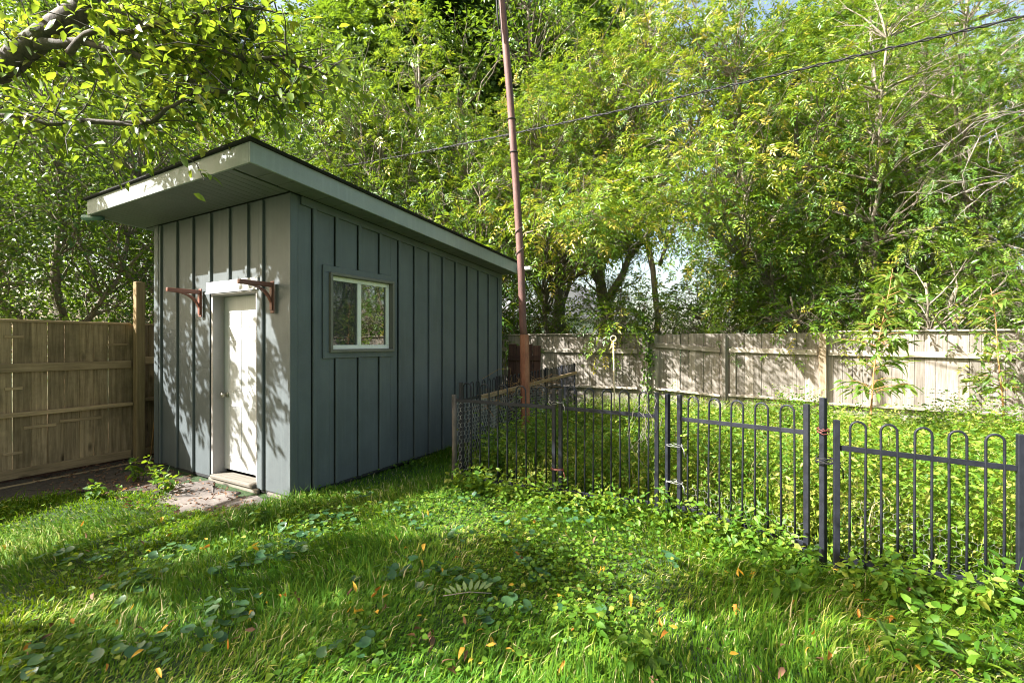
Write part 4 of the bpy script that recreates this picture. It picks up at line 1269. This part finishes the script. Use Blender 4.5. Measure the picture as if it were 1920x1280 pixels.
# ------------------------------------------------------------------ lawn
def in_poly(x, y, poly):
    ins = np.zeros(len(x), bool)
    n = len(poly)
    for i in range(n):
        x0, y0 = poly[i]; x1, y1 = poly[(i + 1) % n]
        c = ((y0 > y) != (y1 > y)) & (x < (x1 - x0) * (y - y0) / (y1 - y0 + 1e-12) + x0)
        ins ^= c
    return ins
LAWN = [(-6.5, 1.2), (4.2, 1.2), (4.6, 2.2), (2.95, 2.80), (2.12, 3.2), (1.45, 4.12), (.4, 4.6), (-.6, 5.2), (1.3, 10.2), (.2, 9.0), (-.20, 7.88), (-2.12, 4.56), (-2.25, 4.40), (-2.4, 4.22), (-3.0, 4.42), (-3.5, 4.7), (-4.4, 4.62), (-5.3, 4.05), (-6.4, 3.1)]
BARE = [(-3.5, 4.9), (-3.3, 4.62), (-2.95, 4.36), (-2.5, 4.2), (-2.35, 4.42), (-2.95, 4.8)]
def grass():
    rng = np.random.default_rng(9)
    n0 = 780000
    x = rng.uniform(-6.5, 4.6, n0); y = rng.uniform(1.2, 10.2, n0)
    k = in_poly(x, y, LAWN) & ~in_poly(x, y, BARE) & (np.abs(x) < 1.15 * y + .6)
    k &= rng.random(n0) < np.clip(1.25 - .11 * y, .3, 1)
    patch = np.sin(2.1 * x + 1.3 * y) + np.sin(3.7 * y - 1.9 * x + 1) + np.sin(5.1 * x + .4)
    k &= rng.random(n0) < np.clip(.92 + .06 * patch, .75, 1)
    x, y, patch = x[k], y[k], patch[k]
    x = x[:345000]; y = y[:345000]; patch = patch[:345000]
    n = len(x)
    # tussocks: shared lean direction over areas
    th = 2.2 * np.sin(1.1 * x + .7 * y + .5) + 1.8 * np.sin(.9 * y - 1.7 * x + 2) + rng.normal(size=n) * .7
    lean = np.clip(1.05 + .2 * np.sin(1.7 * x - 1.2 * y) + rng.normal(size=n) * .35, .1, 1.55)
    h = rng.gamma(6, .0118, n) * np.clip(.9 + .2 * patch, .45, 1.6)
    h = np.clip(h, .025, .26)
    w = rng.uniform(.0018, .0035, n) * (1 + .9 * (rng.random(n) < .25))
    tone = np.clip(rng.normal(size=n) * .2 + .42 + .1 * np.sin(1.4 * x + 2.2 * y) + .08 * np.sin(4 * x - 2.7 * y), 0, .9)
    dry = rng.random(n) < .035
    tone[dry] = rng.uniform(.9, 1, dry.sum())
    z = gz(x, y) - .015
    D = np.stack([np.cos(th), np.sin(th), np.zeros(n)], 1)
    fa = th + np.pi / 2 + rng.normal(size=n) * .45
    S = np.stack([np.cos(fa), np.sin(fa), np.zeros(n)], 1) * w[:, None]
    B = np.stack([x, y, z], 1)
    ca, sa = np.cos(lean * .5), np.sin(lean * .5)
    Mid = B + D * (h * .55 * sa)[:, None] + np.array([0, 0, 1.]) * (h * .55 * ca)[:, None]
    ca2, sa2 = np.cos(np.minimum(lean * 1.5, 1.62)), np.sin(np.minimum(lean * 1.5, 1.62))
    Tip = Mid + D * (h * .5 * sa2)[:, None] + np.array([0, 0, 1.]) * (h * .5 * ca2)[:, None]
    V = np.stack([B - S, B + S, Mid - S * .75, Mid + S * .75, Tip], 1).reshape(-1, 3)
    b = (np.arange(n) * 5)[:, None]
    me = np_mesh('grass', V, [b + np.array((0, 1, 3, 2)), b + np.array((2, 3, 4))], M['grass'], np.repeat(tone, 5))
    o = link('grass', me)
    tag(o, 'long dappled green grass of the backyard lawn', 'grass', kind='stuff')
grass()

def rosette_leaves(rng, n, spread, h, ll, out, round_=True):
    """leaves on short stalks spreading from the origin"""
    an = rng.uniform(0, 2 * np.pi, n)
    rr = spread * np.sqrt(rng.uniform(.02, 1, n))
    P = np.stack([rr * np.cos(an), rr * np.sin(an), h * rng.uniform(.5, 1.1, n)], 1)
    D = np.stack([np.cos(an), np.sin(an), rng.uniform(-.3, .2, n)], 1) + rng.normal(size=(n, 3)) * .3
    N = np.array([0, 0, 1.]) + rng.normal(size=(n, 3)) * .3
    return P, D, N, rng.uniform(*ll, n)

def round_leaf_mesh(tone):
    """a round, slightly cupped, heart shaped leaf"""
    n = 12
    vs = [(0.12, 0, -.03)]
    for k in range(n):
        a = 2 * math.pi * (k + .5) / n - math.pi
        r = .5 * (1 - .35 * max(0, -math.cos(a)) ** 6)
        if k in (0, n - 1): r = .3
        vs.append((.42 + r * math.cos(a) * 1.05, r * math.sin(a), .07 * (abs(math.sin(a))) + (.04 if k % 2 else 0) - .03 * math.cos(a)))
    fs = [(0, 1 + k, 1 + (k + 1) % n) for k in range(n)]
    vs[0] = (.3, 0, -.04)
    V = np.array(vs); F = np.array(fs)
    return np_mesh('leaf', V, [F], M['leaf_violet'], np.full(len(vs), tone), smooth=True)
ROUND = [round_leaf_mesh(t) for t in (.2, .4, .6, .85)]

def frame_mat(P, d, n, s):
    d = Vector(d).normalized(); n = Vector(n)
    sd = d.cross(n)
    if sd.length < 1e-4: sd = d.orthogonal()
    sd.normalize(); n = sd.cross(d)
    return Matrix.Translation(P) @ Matrix((d, -sd, n)).transposed().to_4x4() @ Matrix.Scale(s, 4)

def zone(px, py):
    row = 'near grass' if py > 1150 else 'middle grass' if py > 1030 else 'far grass'
    for lim, col in ((300, 'below the left fence'), (500, 'below the shed door'), (720, 'below the shed corner'), (850, 'below the shed window'), (1045, 'below the first metal panel'), (1255, 'below the second metal panel'), (1540, 'below the third metal panel'), (9999, 'below the far right panel')):
        if px < lim: return row + ' ' + col

def violets():
    rng = np.random.default_rng(31)
    def gp(px, py): 
        Y = 1.5 * 880 / (py - 644)
        return (px - 960) / 880 * Y, Y
    spots = [  # photograph columns and rows of the clumps, with a size
        (440, 1160, 7, 'bluish round leaved plant in a line of leaves at lower left'), (425, 1150, 6, None), (350, 1225, 9, None), (405, 1195, 6, None), (120, 1245, 5, None), (60, 1250, 4, None), (260, 1215, 5, None),
        (215, 1125, 5, None), (280, 1085, 6, None), (250, 1105, 5, None), (470, 1060, 9, None), (520, 1050, 8, None), (440, 1075, 6, None), (545, 1045, 6, None), (560, 1000, 9, None), (590, 1010, 8, None), (610, 985, 9, None), (640, 990, 8, None),
        (660, 970, 8, None), (815, 1090, 7, None), (855, 1080, 9, None), (885, 1082, 7, None), (995, 1040, 9, None), (1010, 1070, 8, None), (975, 1015, 6, None), (1040, 950, 9, None), (1075, 965, 8, None), (1060, 945, 8, None), (1020, 985, 7, None), (950, 985, 7, None), (1100, 985, 7, None),
        (760, 965, 6, None), (730, 955, 6, None), (800, 985, 5, None), (870, 1015, 4, None), (700, 1085, 5, None), (745, 1070, 4, None), (925, 1120, 5, None), (940, 1155, 5, None), (1095, 1140, 4, None), (1230, 1060, 5, None), (660, 1235, 4, None), (160, 1060, 5, None), (90, 1045, 5, None), (320, 1045, 6, None), (680, 930, 6, None), (870, 940, 6, None)]
    for i, (px, py, n, lab) in enumerate(spots):
        x, y = gp(px, py)
        z = float(gz(x, y))
        where = zone(px, py)
        t = empty('violet_plant', (x, y, z), rng.uniform(0, 6), 'low bluish round leaved plant in the ' + where, 'plant', 'round leaved plants in the ' + where)
        P, D, N, L = rosette_leaves(rng, n + 3, .12, .062, (.035, .075), None)
        for k in range(len(P)):
            ob = link('leaf', ROUND[rng.integers(4)], t)
            ob.matrix_basis = frame_mat(P[k], (D[k][0], D[k][1], D[k][2] * .4), N[k], L[k])
violets()

def ground_cover():
    rng = np.random.default_rng(19)
    n0 = 60000
    x = rng.uniform(-5.5, 4.2, n0); y = rng.uniform(1.8, 6.0, n0)
    k = in_poly(x, y, LAWN)
    p = np.sin(2.7 * x + 1.1) + np.sin(3.1 * y - 1.3 * x) + np.sin(4.4 * x + 2.3 * y)
    d = np.clip(.10 + .16 * p, .01, .6) + .35 * np.exp(-((x + .6) ** 2 / 1.2 + (y - 4.2) ** 2 / .25)) + .6 * np.exp(-((x - .6) ** 2 / .3 + (y - 3.3) ** 2 / .2))
    k &= rng.random(n0) < d
    x, y = x[k], y[k]
    n = len(x)
    P = np.stack([x, y, gz(x, y) + rng.uniform(.02, .075, n)], 1)
    a = rng.uniform(0, 6.28, n)
    D = np.stack([np.cos(a), np.sin(a), rng.uniform(-.3, .3, n)], 1)
    N = np.array([0, 0, 1.]) + rng.normal(size=(n, 3)) * .35
    L = rng.uniform(.018, .042, n)
    V, T3, Q4, tn = leaves_fine(P, D, N, L, L * .95, np.clip(rng.normal(size=n) * .22 + .45, 0, 1))
    o = link('ground_cover', np_mesh('ground_cover', V, [T3, Q4], M['leaf_weed'], tn))
    tag(o, 'small round leaved ground cover mixed into the lawn', 'ground cover', kind='stuff')
ground_cover()

# ------------------------------------------------------------------ weeds of the enclosure
def weed_leaves(x, y, z, h, rng, pairs=6, ll=(.045, .085)):
    """upright stems with opposite drooping pointed leaves"""
    n = len(x)
    tilt = rng.normal(size=(n, 2)) * .18
    Ps, Ds, Ns, Ls, Ts = [], [], [], [], []
    t0 = np.clip(rng.normal(size=n) * .18 + .55, 0, 1)
    a0 = rng.uniform(0, 6.28, n)
    for k in range(pairs):
        t = .25 + .75 * (k / (pairs - 1))
        P = np.stack([x + tilt[:, 0] * h * t, y + tilt[:, 1] * h * t, z + h * t], 1)
        for s in (0, np.pi):
            a = a0 + k * 1.57 + s + rng.normal(size=n) * .3
            D = np.stack([np.cos(a), np.sin(a), rng.uniform(-1.0, .5, n) + (.5 if k == pairs - 1 else 0)], 1)
            Ps.append(P); Ds.append(D); Ns.append(np.array([0, 0, 1.]) + rng.normal(size=(n, 3)) * .7)
            Ls.append(rng.uniform(*ll, n) * (1.15 - .55 * abs(t - .55))); Ts.append(np.clip(t0 + rng.normal(size=n) * .1 + .15 * (t - .5), 0, 1))
    return [np.concatenate(q) for q in (Ps, Ds, Ns, Ls, Ts)]

def weeds():
    rng = np.random.default_rng(13)
    ENC = [(-.5, 5.2), (.42, 4.66), (1.35, 4.26), (1.5, 4.15), (2.15, 3.4), (2.2, 3.2), (3.0, 2.86), (4.6, 2.2), (8.6, 6.9), (8.0, 7.35), (1.6, 10.35)]
    n0 = 36000
    x = rng.uniform(-.6, 8.6, n0); y = rng.uniform(2.2, 10.4, n0)
    k = in_poly(x, y, ENC) & (x < 1.2 * y + .5)
    k &= rng.random(n0) < np.clip(1.2 - .05 * y, .5, 1)
    x, y = x[k], y[k]
    hh = .42 + .1 * np.sin(1.3 * x + y) + .05 * np.sin(2.6 * y - 1.4 * x)
    # lower near the sides of the enclosure at the left
    h = np.clip(hh * rng.uniform(.3, 1.5, len(x)) * np.where(rng.random(len(x)) < .1, 1.7, 1), .07, .8)
    mound = np.sin(2.3 * x + .8 * y + .4) * np.sin(1.9 * y - .7 * x) + .6 * np.sin(4.1 * x - 2.2 * y) * np.sin(3.3 * y + 1.7)
    h = np.clip(h * (1 + .45 * mound) * np.clip(1.3 - .08 * y, .55, 1), .06, .85)
    P, D, N, L, T = weed_leaves(x, y, gz(x, y) - .02, h, rng, 6, (.022, .062))
    T = np.clip(T + .16 * np.sin(1.7 * P[:, 0] + 2.9 * P[:, 1]) + .12 * np.sin(4.3 * P[:, 1] - 3.1 * P[:, 0]), 0, 1)
    V, T3, tn = leaves_diamond(P, D, N, L, L * .56, T, .15, .15)
    P = None
    o = link('weeds', np_mesh('weeds', V, [T3], M['leaf_weed'], tn))
    tag(o, 'knee high bright green weeds filling the fenced enclosure', 'weeds', kind='stuff')
    # weeds spilling out along the foot of the metal fence
    segs = [((-.55, 5.0), (.4, 4.45)), ((.4, 4.42), (1.4, 3.98)), ((1.4, 3.98), (2.05, 3.2)), ((2.1, 3.05), (2.95, 2.62)), ((2.95, 2.6), (3.6, 2.3))]
    xs, ys = [], []
    for a, b in segs:
        m = int(math.dist(a, b) * 85)
        t = rng.random(m)
        off = np.abs(rng.normal(size=m)) * .16
        xs.append(a[0] + (b[0] - a[0]) * t - off * .45); ys.append(a[1] + (b[1] - a[1]) * t - off * .9)
    x, y = np.concatenate(xs), np.concatenate(ys)
    h = rng.uniform(.06, .24, len(x))
    P, D, N, L, T = weed_leaves(x, y, gz(x, y) - .01, h, rng, 4, (.035, .07))
    V, T3, Q4, tn = leaves_fine(P, D, N, L, L * .58, T)
    o = link('weed_border', np_mesh('weed_border', V, [T3, Q4], M['leaf_weed'], tn))
    tag(o, 'small leafy weeds growing along the foot of the metal fence', 'weeds', kind='stuff')
weeds()

def pen_grass():
    """tall thin grass stalks between the weeds, some of them dry"""
    rng = np.random.default_rng(53)
    ENC = [(-.5, 5.2), (.42, 4.66), (1.35, 4.26), (1.5, 4.15), (2.15, 3.4), (2.2, 3.2), (3.0, 2.86), (4.6, 2.2), (8.6, 6.9), (8.0, 7.35), (1.6, 10.35)]
    x = rng.uniform(-.6, 8.6, 70000); y = rng.uniform(2.2, 10.4, 70000)
    k = in_poly(x, y, ENC) & (x < 1.2 * y + .5) & (rng.random(70000) < np.clip(.5 + .5 * np.sin(1.9 * x + 2.3 * y), .05, 1))
    x, y = x[k], y[k]; n = len(x)
    h = rng.uniform(.15, .6, n); a = rng.uniform(0, 6.28, n); f = rng.uniform(0, 6.28, n)
    B = np.stack([x, y, gz(x, y) - .02], 1)
    D = np.stack([np.cos(a), np.sin(a), np.zeros(n)], 1)
    S = np.stack([np.cos(f), np.sin(f), np.zeros(n)], 1) * rng.uniform(.0022, .005, n)[:, None]
    up = np.array([0, 0, 1.])
    m = B + up * (h * .6)[:, None] + D * (h * .12)[:, None]
    t = B + up * (h * .92)[:, None] + D * (h * rng.uniform(.3, .7, n))[:, None]
    V = np.stack([B - S, B + S, m - S * .8, m + S * .8, t], 1).reshape(-1, 3)
    b = (np.arange(n) * 5)[:, None]
    tone = np.where(rng.random(n) < .2, rng.uniform(.9, 1, n), rng.uniform(.3, .85, n))
    o = link('tall_grass', np_mesh('tall_grass', V, [b + np.array((0, 1, 3, 2)), b + np.array((2, 3, 4))], M['grass'], np.repeat(tone, 5)))
    tag(o, 'thin tall grass stalks among the weeds in the enclosure', 'grass', kind='stuff')
pen_grass()

LEAFM = []
for tone in (.1, .28, .45, .66):
    V, T3, Q4, tn = leaves_fine(np.array([[0, 0, 0.]]), np.array([[1., 0, 0]]), np.array([[0, 0, 1.]]), np.array([1.]), np.array([.5]), np.array([tone]))
    LEAFM.append(np_mesh('leaf', V, [T3, Q4], M['leaf_weed'], tn))
SAPM = []
for tone in (.2, .5, .8):
    V, T3, Q4, tn = leaves_fine(np.array([[0, 0, 0.]]), np.array([[1., 0, 0]]), np.array([[0, 0, 1.]]), np.array([1.]), np.array([.29]), np.array([tone]), .2)
    SAPM.append(np_mesh('leaf', V, [T3, Q4], M['leaf_sapling'], tn))

def single_weeds():
    rng = np.random.default_rng(17)
    def gp(px, py):
        Y = 1.5 * 880 / (py - 644)
        return (px - 960) / 880 * Y, Y
    spots = [(1105, 1185, .16, 'bright green nettle in the sunlit grass at the lower middle'), (1195, 1245, .17, 'pale green nettle at the bottom of the lawn'), (1650, 1120, .24, 'leafy weed in front of the far right metal panel'), (1690, 1150, .22, 'leafy weed beside the one in front of the far right panel'), (1480, 1135, .22, 'leafy weed standing alone in grass before the tall steel post'), (1735, 1200, .22, 'broad weed in the sunny grass at lower right'),
             (1840, 1260, .2, 'weed at the bottom right corner of the lawn'), (1420, 1035, .3, 'dark leaved weed at the foot of the third metal panel'), (1350, 1010, .26, 'dark leaved weed under the middle metal panel'), (1560, 1040, .34, 'yellow green weed climbing the tallest steel post'), (1265, 985, .3, 'yellow green weed at the lone middle post'), (1890, 1150, .25, 'weed at the right photograph edge by the last panel'),
             (295, 915, .22, 'green weed at the left front shed corner'), (262, 905, .24, 'green weed between the tall wooden post and the shed'), (310, 925, .16, 'small green weed beside the worn path'), (190, 935, .13, 'small green weed on bare soil under the left fence'), (480, 985, .13, 'ragged weed beside the shed door sill'), (1700, 1250, .2, 'weed near the bottom edge at lower right'),
             (930, 895, .5, 'tall nettle inside the pen behind the first metal panel'), (985, 868, .55, 'tall nettle at the foot of the rusty pole'), (1090, 880, .6, 'tall yellow green nettle behind the second metal panel'), (1150, 905, .5, 'leafy nettle low behind the second metal panel'), (1205, 880, .55, 'tall nettle behind the right end of the second panel'),
             (1310, 905, .5, 'tall nettle behind the left end of the third panel'), (1400, 890, .6, 'tallest nettle behind the middle of the third panel'), (1475, 940, .45, 'leafy nettle behind the right end of the third panel'), (1630, 960, .5, 'tall nettle behind the left end of the far right panel'), (1740, 940, .55, 'tall nettle behind the middle of the far right panel'), (1850, 990, .5, 'tall nettle behind the right end of the far right panel')]
    for px, py, h, lab in spots:
        x, y = gp(px, py)
        t = empty('weed_plant', (x, y, float(gz(x, y))), 0, lab, 'weed')
        stems = 4 if h < .4 else 6
        mb = MB()
        for s in range(stems):
            a = rng.uniform(0, 6.28)
            ox, oy = .06 * math.cos(a), .06 * math.sin(a)
            hs = h * rng.uniform(.7, 1.15)
            top = (ox * 1.8, oy * 1.8, hs)
            mb.tube([(ox * .3, oy * .3, -.02), (ox, oy, hs * .5), top], [.004, .003, .002], 5)
            P, D, N, L, T = weed_leaves(np.array([ox]), np.array([oy]), np.array([0.]), np.array([hs]), rng, 5 if h < .4 else 7, (.05, .085))
            for k in range(len(P)):
                ob = link('leaf', LEAFM[rng.integers(4)], t)
                ob.matrix_basis = frame_mat(P[k], D[k], N[k], L[k])
        mb.build('stem', M['leaf_weed'], t, smooth=True)
single_weeds()

def saplings():
    rng = np.random.default_rng(23)
    for (bx, by, top, lean, n, lab) in ((4.9, 6.45, 2.55, (.42, .1), 380, 'young sapling with an orange stem and narrow leaves before the fence'), (7.35, 7.0, 2.35, (-.1, .1), 170, 'second thin stemmed sapling with drooping tip near the right edge')):
        t = empty('sapling', (bx, by, 0), 0, lab, 'sapling')
        def at(s): return np.array([lean[0] * s ** 1.6 + .025 * math.sin(9 * s), lean[1] * s + .02 * math.sin(7 * s + 1), top * s])
        mb = MB()
        mb.tube([tuple(at(s)) for s in np.linspace(0, 1, 10)], list(np.linspace(.016, .004, 10)), 7)
        for k in range(n // 6):
            s = rng.uniform(.3, .78) if rng.random() < .8 else rng.uniform(.78, .98)
            a = rng.uniform(0, 6.28)
            ln = rng.uniform(.2, .5) * (1.15 - s * .6)
            d = np.array([math.cos(a), math.sin(a), .25])
            p0 = at(s)
            tip = p0 + d * ln
            mb.tube([tuple(p0), tuple(p0 + d * ln * .5 + [0, 0, .03]), tuple(tip)], [.005, .004, .002], 4)
            for q in range(7):
                tt = .3 + .7 * q / 6
                D = d + rng.normal(size=3) * .6
                D[2] -= .55
                ob = link('leaf', SAPM[rng.integers(3)], t)
                ob.matrix_basis = frame_mat(p0 + d * ln * tt, D, np.array([0, 0, 1.]) + rng.normal(size=3) * .4, rng.uniform(.11, .22))
        mb.build('stem', M['orange_stem'], t, smooth=True)
saplings()

def dead_twigs():
    rng = np.random.default_rng(29)
    def U(px, py, Y): return ((px - 960) / 880 * Y, Y, 1.5 + (644 - py) / 880 * Y)
    sets = [('bare pale twigs arching in from the right edge', U(1985, 190, 7.2), [U(1800, 250, 7.2), U(1780, 300, 7.2), U(1830, 225, 7.3), U(1810, 360, 7.2), U(1760, 290, 7.1)]),
            ('bare curled dead twigs hanging before the right trees', U(1900, 330, 8.0), [U(1770, 380, 8), U(1790, 415, 8), U(1830, 350, 8), U(1815, 300, 8), U(1740, 365, 8.1)]),
            ('bare pale twigs above the rear fence beside the pole', U(1175, 470, 10.8), [U(1040, 430, 10.6), U(1060, 500, 10.6), U(1020, 470, 10.6), U(1120, 400, 10.6), U(1250, 420, 10.6), U(1290, 480, 10.8)])]
    for lab, root, tips in sets:
        t = empty('dead_branch', root, 0, lab, 'branch', 'bare dead branches')
        mb = MB()
        r0 = np.array(root)
        for tip in tips:
            tip = np.array(tip)
            pts = curve_pts(r0, tip, .12, 7, rng)
            mb.tube([tuple(p - r0) for p in pts], list(np.linspace(.010, .003, 7)), 5)
            for q in range(6):
                a = pts[rng.integers(2, 7)]
                e = a + rng.normal(size=3) * .22
                mb.tube([tuple(p - r0) for p in curve_pts(a, e, .2, 4, rng)], [.006, .005, .004, .002], 4)
        mb.build('twigs', M['twig'], t, smooth=True)
dead_twigs()

def vines():
    rng = np.random.default_rng(37)
    # ivy up the rear fence post
    out = []
    n = 260
    P = np.stack([2.86 + rng.normal(size=n) * .07, 9.86 + rng.normal(size=n) * .04, rng.uniform(.2, 1.85, n)], 1)
    simple_leaves(P, rng, out, ll=(.05, .09), lw=.75, tone0=.5, axis=np.tile(np.array([-.2, -1, -.3]), (n, 1)))
    q = out[0]
    V, T3, Q4, tn = leaves_fine(*q)
    t = empty('ivy_vine', (0, 0, 0), 0, 'green ivy climbing the rear fence post right of the ring rod', 'vine')
    s = link('foliage', np_mesh('foliage', V, [T3, Q4], M['leaf_green'], tn), t)
    s['kind'] = 'stuff'
    MB().tube([(2.84, 9.86, 0), (2.88, 9.85, .6), (2.84, 9.86, 1.2), (2.86, 9.86, 1.8)], .012, 6).build('stem', M['bark'], t, smooth=True)
    # dry tangle hanging on the second panel
    mb = MB()
    for k in range(26):
        a = np.array([1.2, 4.2, .95]) + rng.normal(size=3) * [.06, .02, .05]
        e = a + np.array([rng.normal() * .07, rng.normal() * .04, -rng.uniform(.0, .5)])
        mb.tube([tuple(p) for p in curve_pts(a, e, .2, 6, rng)], .0018, 4, cap=False)
    o = mb.build('dry_vine', M['twig'], None, smooth=True)
    tag(o, 'tangle of dry brown vine on the middle metal panel', 'vine')
    mb = MB()
    for k in range(60):
        s = rng.uniform(.2, 3.2)
        a = np.array([SA.x + side_d.x * s + .08, SA.y + side_d.y * s, .82]) + rng.normal(size=3) * [.05, .05, .05]
        e = a + rng.normal(size=3) * [.16, .3, .09]
        mb.tube([tuple(p) for p in curve_pts(a, e, .3, 5, rng)], .0025, 4, cap=False)
    o = mb.build('dry_vine', M['orange_stem'], None, smooth=True)
    tag(o, 'reddish dry stems lying along the top of the chicken wire', 'vine')
vines()

# ------------------------------------------------------------------ fallen leaves
def fallen():
    rng = np.random.default_rng(41)
    def gp(px, py):
        Y = 1.5 * 880 / (py - 644)
        return (px - 960) / 880 * Y, Y
    base = {}
    for key in ('yellow', 'orange', 'brown'):
        base[key] = []
        for dr in (.35, .9, -.35):
            V, T3, Q4, tn = leaves_fine(np.array([[0, 0, 0.]]), np.array([[1., 0, 0]]), np.array([[0, 0, 1.]]), np.array([1.]), np.array([.5]), np.array([.5]), dr, .25)
            tn = np.linspace(.2, .8, len(tn))
            base[key].append(np_mesh('fallen_leaf', V, [T3, Q4], M['fall_' + key], tn, smooth=True))
    known = [(15, 1030, 'yellow'), (215, 1025, 'orange'), (280, 1042, 'yellow'), (395, 1018, 'yellow'), (400, 1030, 'orange'), (380, 1037, 'yellow'), (205, 1092, 'brown'), (255, 1160, 'yellow'), (147, 1173, 'orange'), (175, 1180, 'yellow'), (72, 1178, 'brown'), (228, 1173, 'yellow'), (500, 1128, 'yellow'), (508, 1153, 'yellow'), (528, 1127, 'orange'), (563, 1143, 'brown'), (478, 1160, 'yellow'), (325, 1178, 'brown'),
             (765, 1040, 'yellow'), (797, 1031, 'yellow'), (854, 1053, 'orange'), (965, 1040, 'orange'), (1067, 1060, 'yellow'), (830, 1075, 'yellow'), (708, 1125, 'orange'), (700, 1142, 'orange'), (655, 1140, 'brown'), (726, 1150, 'brown'), (655, 1168, 'yellow'), (668, 1163, 'yellow'), (688, 1166, 'yellow'), (794, 1172, 'yellow'), (712, 1173, 'yellow'), (964, 1098, 'yellow'), (1045, 1126, 'yellow'), (1117, 1138, 'brown'), (1075, 1178, 'orange'), (875, 1186, 'brown'), (907, 1190, 'yellow'), (922, 1195, 'yellow'), (878, 1225, 'brown'), (888, 1240, 'yellow'), (902, 1255, 'yellow'), (850, 1258, 'brown'), (838, 1262, 'brown'), (942, 1255, 'yellow'), (1058, 1243, 'orange'), (1235, 1178, 'orange'), (1266, 1185, 'yellow'), (1180, 1126, 'yellow'), (1210, 1065, 'yellow'), (1130, 1070, 'yellow'),
             (1390, 1090, 'yellow'), (1592, 1110, 'yellow'), (1520, 1175, 'brown'), (1513, 1207, 'orange'), (1542, 1230, 'orange'), (1608, 1145, 'yellow'), (1600, 1165, 'orange'), (1375, 1145, 'orange'), (1365, 1142, 'yellow'), (1317, 1220, 'brown'), (1535, 1253, 'brown'), (1727, 1195, 'orange'), (1663, 1228, 'orange'), (1705, 1265, 'yellow'), (1485, 1128, 'orange'), (1537, 1124, 'brown'), (1360, 1238, 'yellow'), (1826, 1123, 'orange'), (1380, 1088, 'yellow'),
             (240, 900, 'orange'), (245, 922, 'orange'), (160, 1000, 'orange'), (310, 980, 'yellow'), (530, 990, 'orange'), (1000, 985, 'orange'), (850, 955, 'yellow'), (1060, 1002, 'orange'), (720, 958, 'yellow'), (805, 975, 'yellow')]
    items = list(known)
    for k in range(75):
        py = rng.uniform(930, 1278); px = rng.uniform(5, 1900)
        if px > 1000 and py < 930 + (px - 1000) * .2: continue
        if px > 250 and px < 480 and py < 975: continue
        items.append((px, py, ('yellow', 'yellow', 'orange', 'brown', 'brown')[rng.integers(5)]))
    for px, py, key in items:
        x, y = gp(px, py)
        y -= .04
        z = float(gz(x, y)) + (rng.uniform(.045, .075) if py > 960 else .035)
        m = base[key][rng.integers(3)]
        ob = link('fallen_leaf', m, None, (x, y, z), (rng.normal() * .6, rng.normal() * .5, rng.uniform(0, 6.28)))
        s = rng.uniform(.03, .062)
        ob.scale = (s, s * rng.uniform(.6, 1.15), s * rng.uniform(.7, 1.8))
        zz = zone(px, py)
        tag(ob, f'small {key} fallen leaf in the {zz}', 'leaf', f'{key} fallen leaves in the {zz}')
    # litter of broken leaf bits on the bare soil and the path
    n = 900
    lx = rng.uniform(-6.0, -2.3, 4000); ly = rng.uniform(3.3, 6.2, 4000)
    k = in_poly(lx, ly, [(-6.3, 3.2), (-5.2, 4.05), (-4.3, 4.65), (-3.5, 4.3), (-2.4, 3.95), (-2.25, 4.4), (-4.35, 5.75), (-4.75, 6.3), (-5.3, 5.8)])
    lx, ly = lx[k][:n], ly[k][:n]
    n = len(lx)
    an = rng.uniform(0, 6.28, n)
    V, T3, Q4, tn = leaves_fine(np.stack([lx, ly, gz(lx, ly) + rng.uniform(.012, .03, n)], 1), np.stack([np.cos(an), np.sin(an), rng.normal(size=n) * .2], 1), np.array([0, 0, 1.]) + rng.normal(size=(n, 3)) * .4, rng.uniform(.015, .06, n), rng.uniform(.01, .03, n), rng.random(n), .3, .3)
    lo = link('leaf_litter', np_mesh('leaf_litter', V, [T3, Q4], M['fall_brown'], tn))
    tag(lo, 'broken brown leaf litter on the soil and path by the shed', 'leaf litter', kind='stuff')
    # the pale pinnate leaf lying upside down
    x, y = gp(880, 1130)
    t = empty('compound_leaf', (x, y, .05), .1, 'large pale pinnate leaf fallen upside down in the middle lawn', 'leaf')
    V, T3, Q4, tn = leaves_fine(np.array([[0, 0, 0.]]), np.array([[1., 0, 0]]), np.array([[0, 0, 1.]]), np.array([1.]), np.array([.3]), np.array([.5]), .1, .1)
    lm = np_mesh('leaflet', V, [T3, Q4], M['fall_pale'], tn)
    for k in range(8):
        a = R(150 - k * 17)
        ob = link('leaflet', lm, t)
        ob.matrix_basis = frame_mat(np.array([-.10 + k * .026, .004 * k, .012]), np.array([math.cos(a), math.sin(a), .35]), np.array([0, -.6, 1.]), .095 - .007 * abs(k - 4))
    MB().tube([(-.15, 0, 0), (0, .005, .012), (.13, 0, 0)], .003, 5).build('stalk', M['twig'], t, smooth=True)
    # curled brown leaf bunch
    x, y = gp(795, 1215)
    t = empty('dead_leaf_bunch', (x, y, .06), 0, 'bunch of curled dead brown leaves lying in the lower middle grass', 'leaf bunch')
    for k in range(9):
        ob = link('leaf', base['brown'][rng.integers(3)], t)
        ob.matrix_basis = frame_mat(rng.normal(size=3) * [.045, .03, .012], rng.normal(size=3) * [1, 1, .4], np.array([0, 0, 1.]) + rng.normal(size=3) * .6, rng.uniform(.035, .06))
fallen()
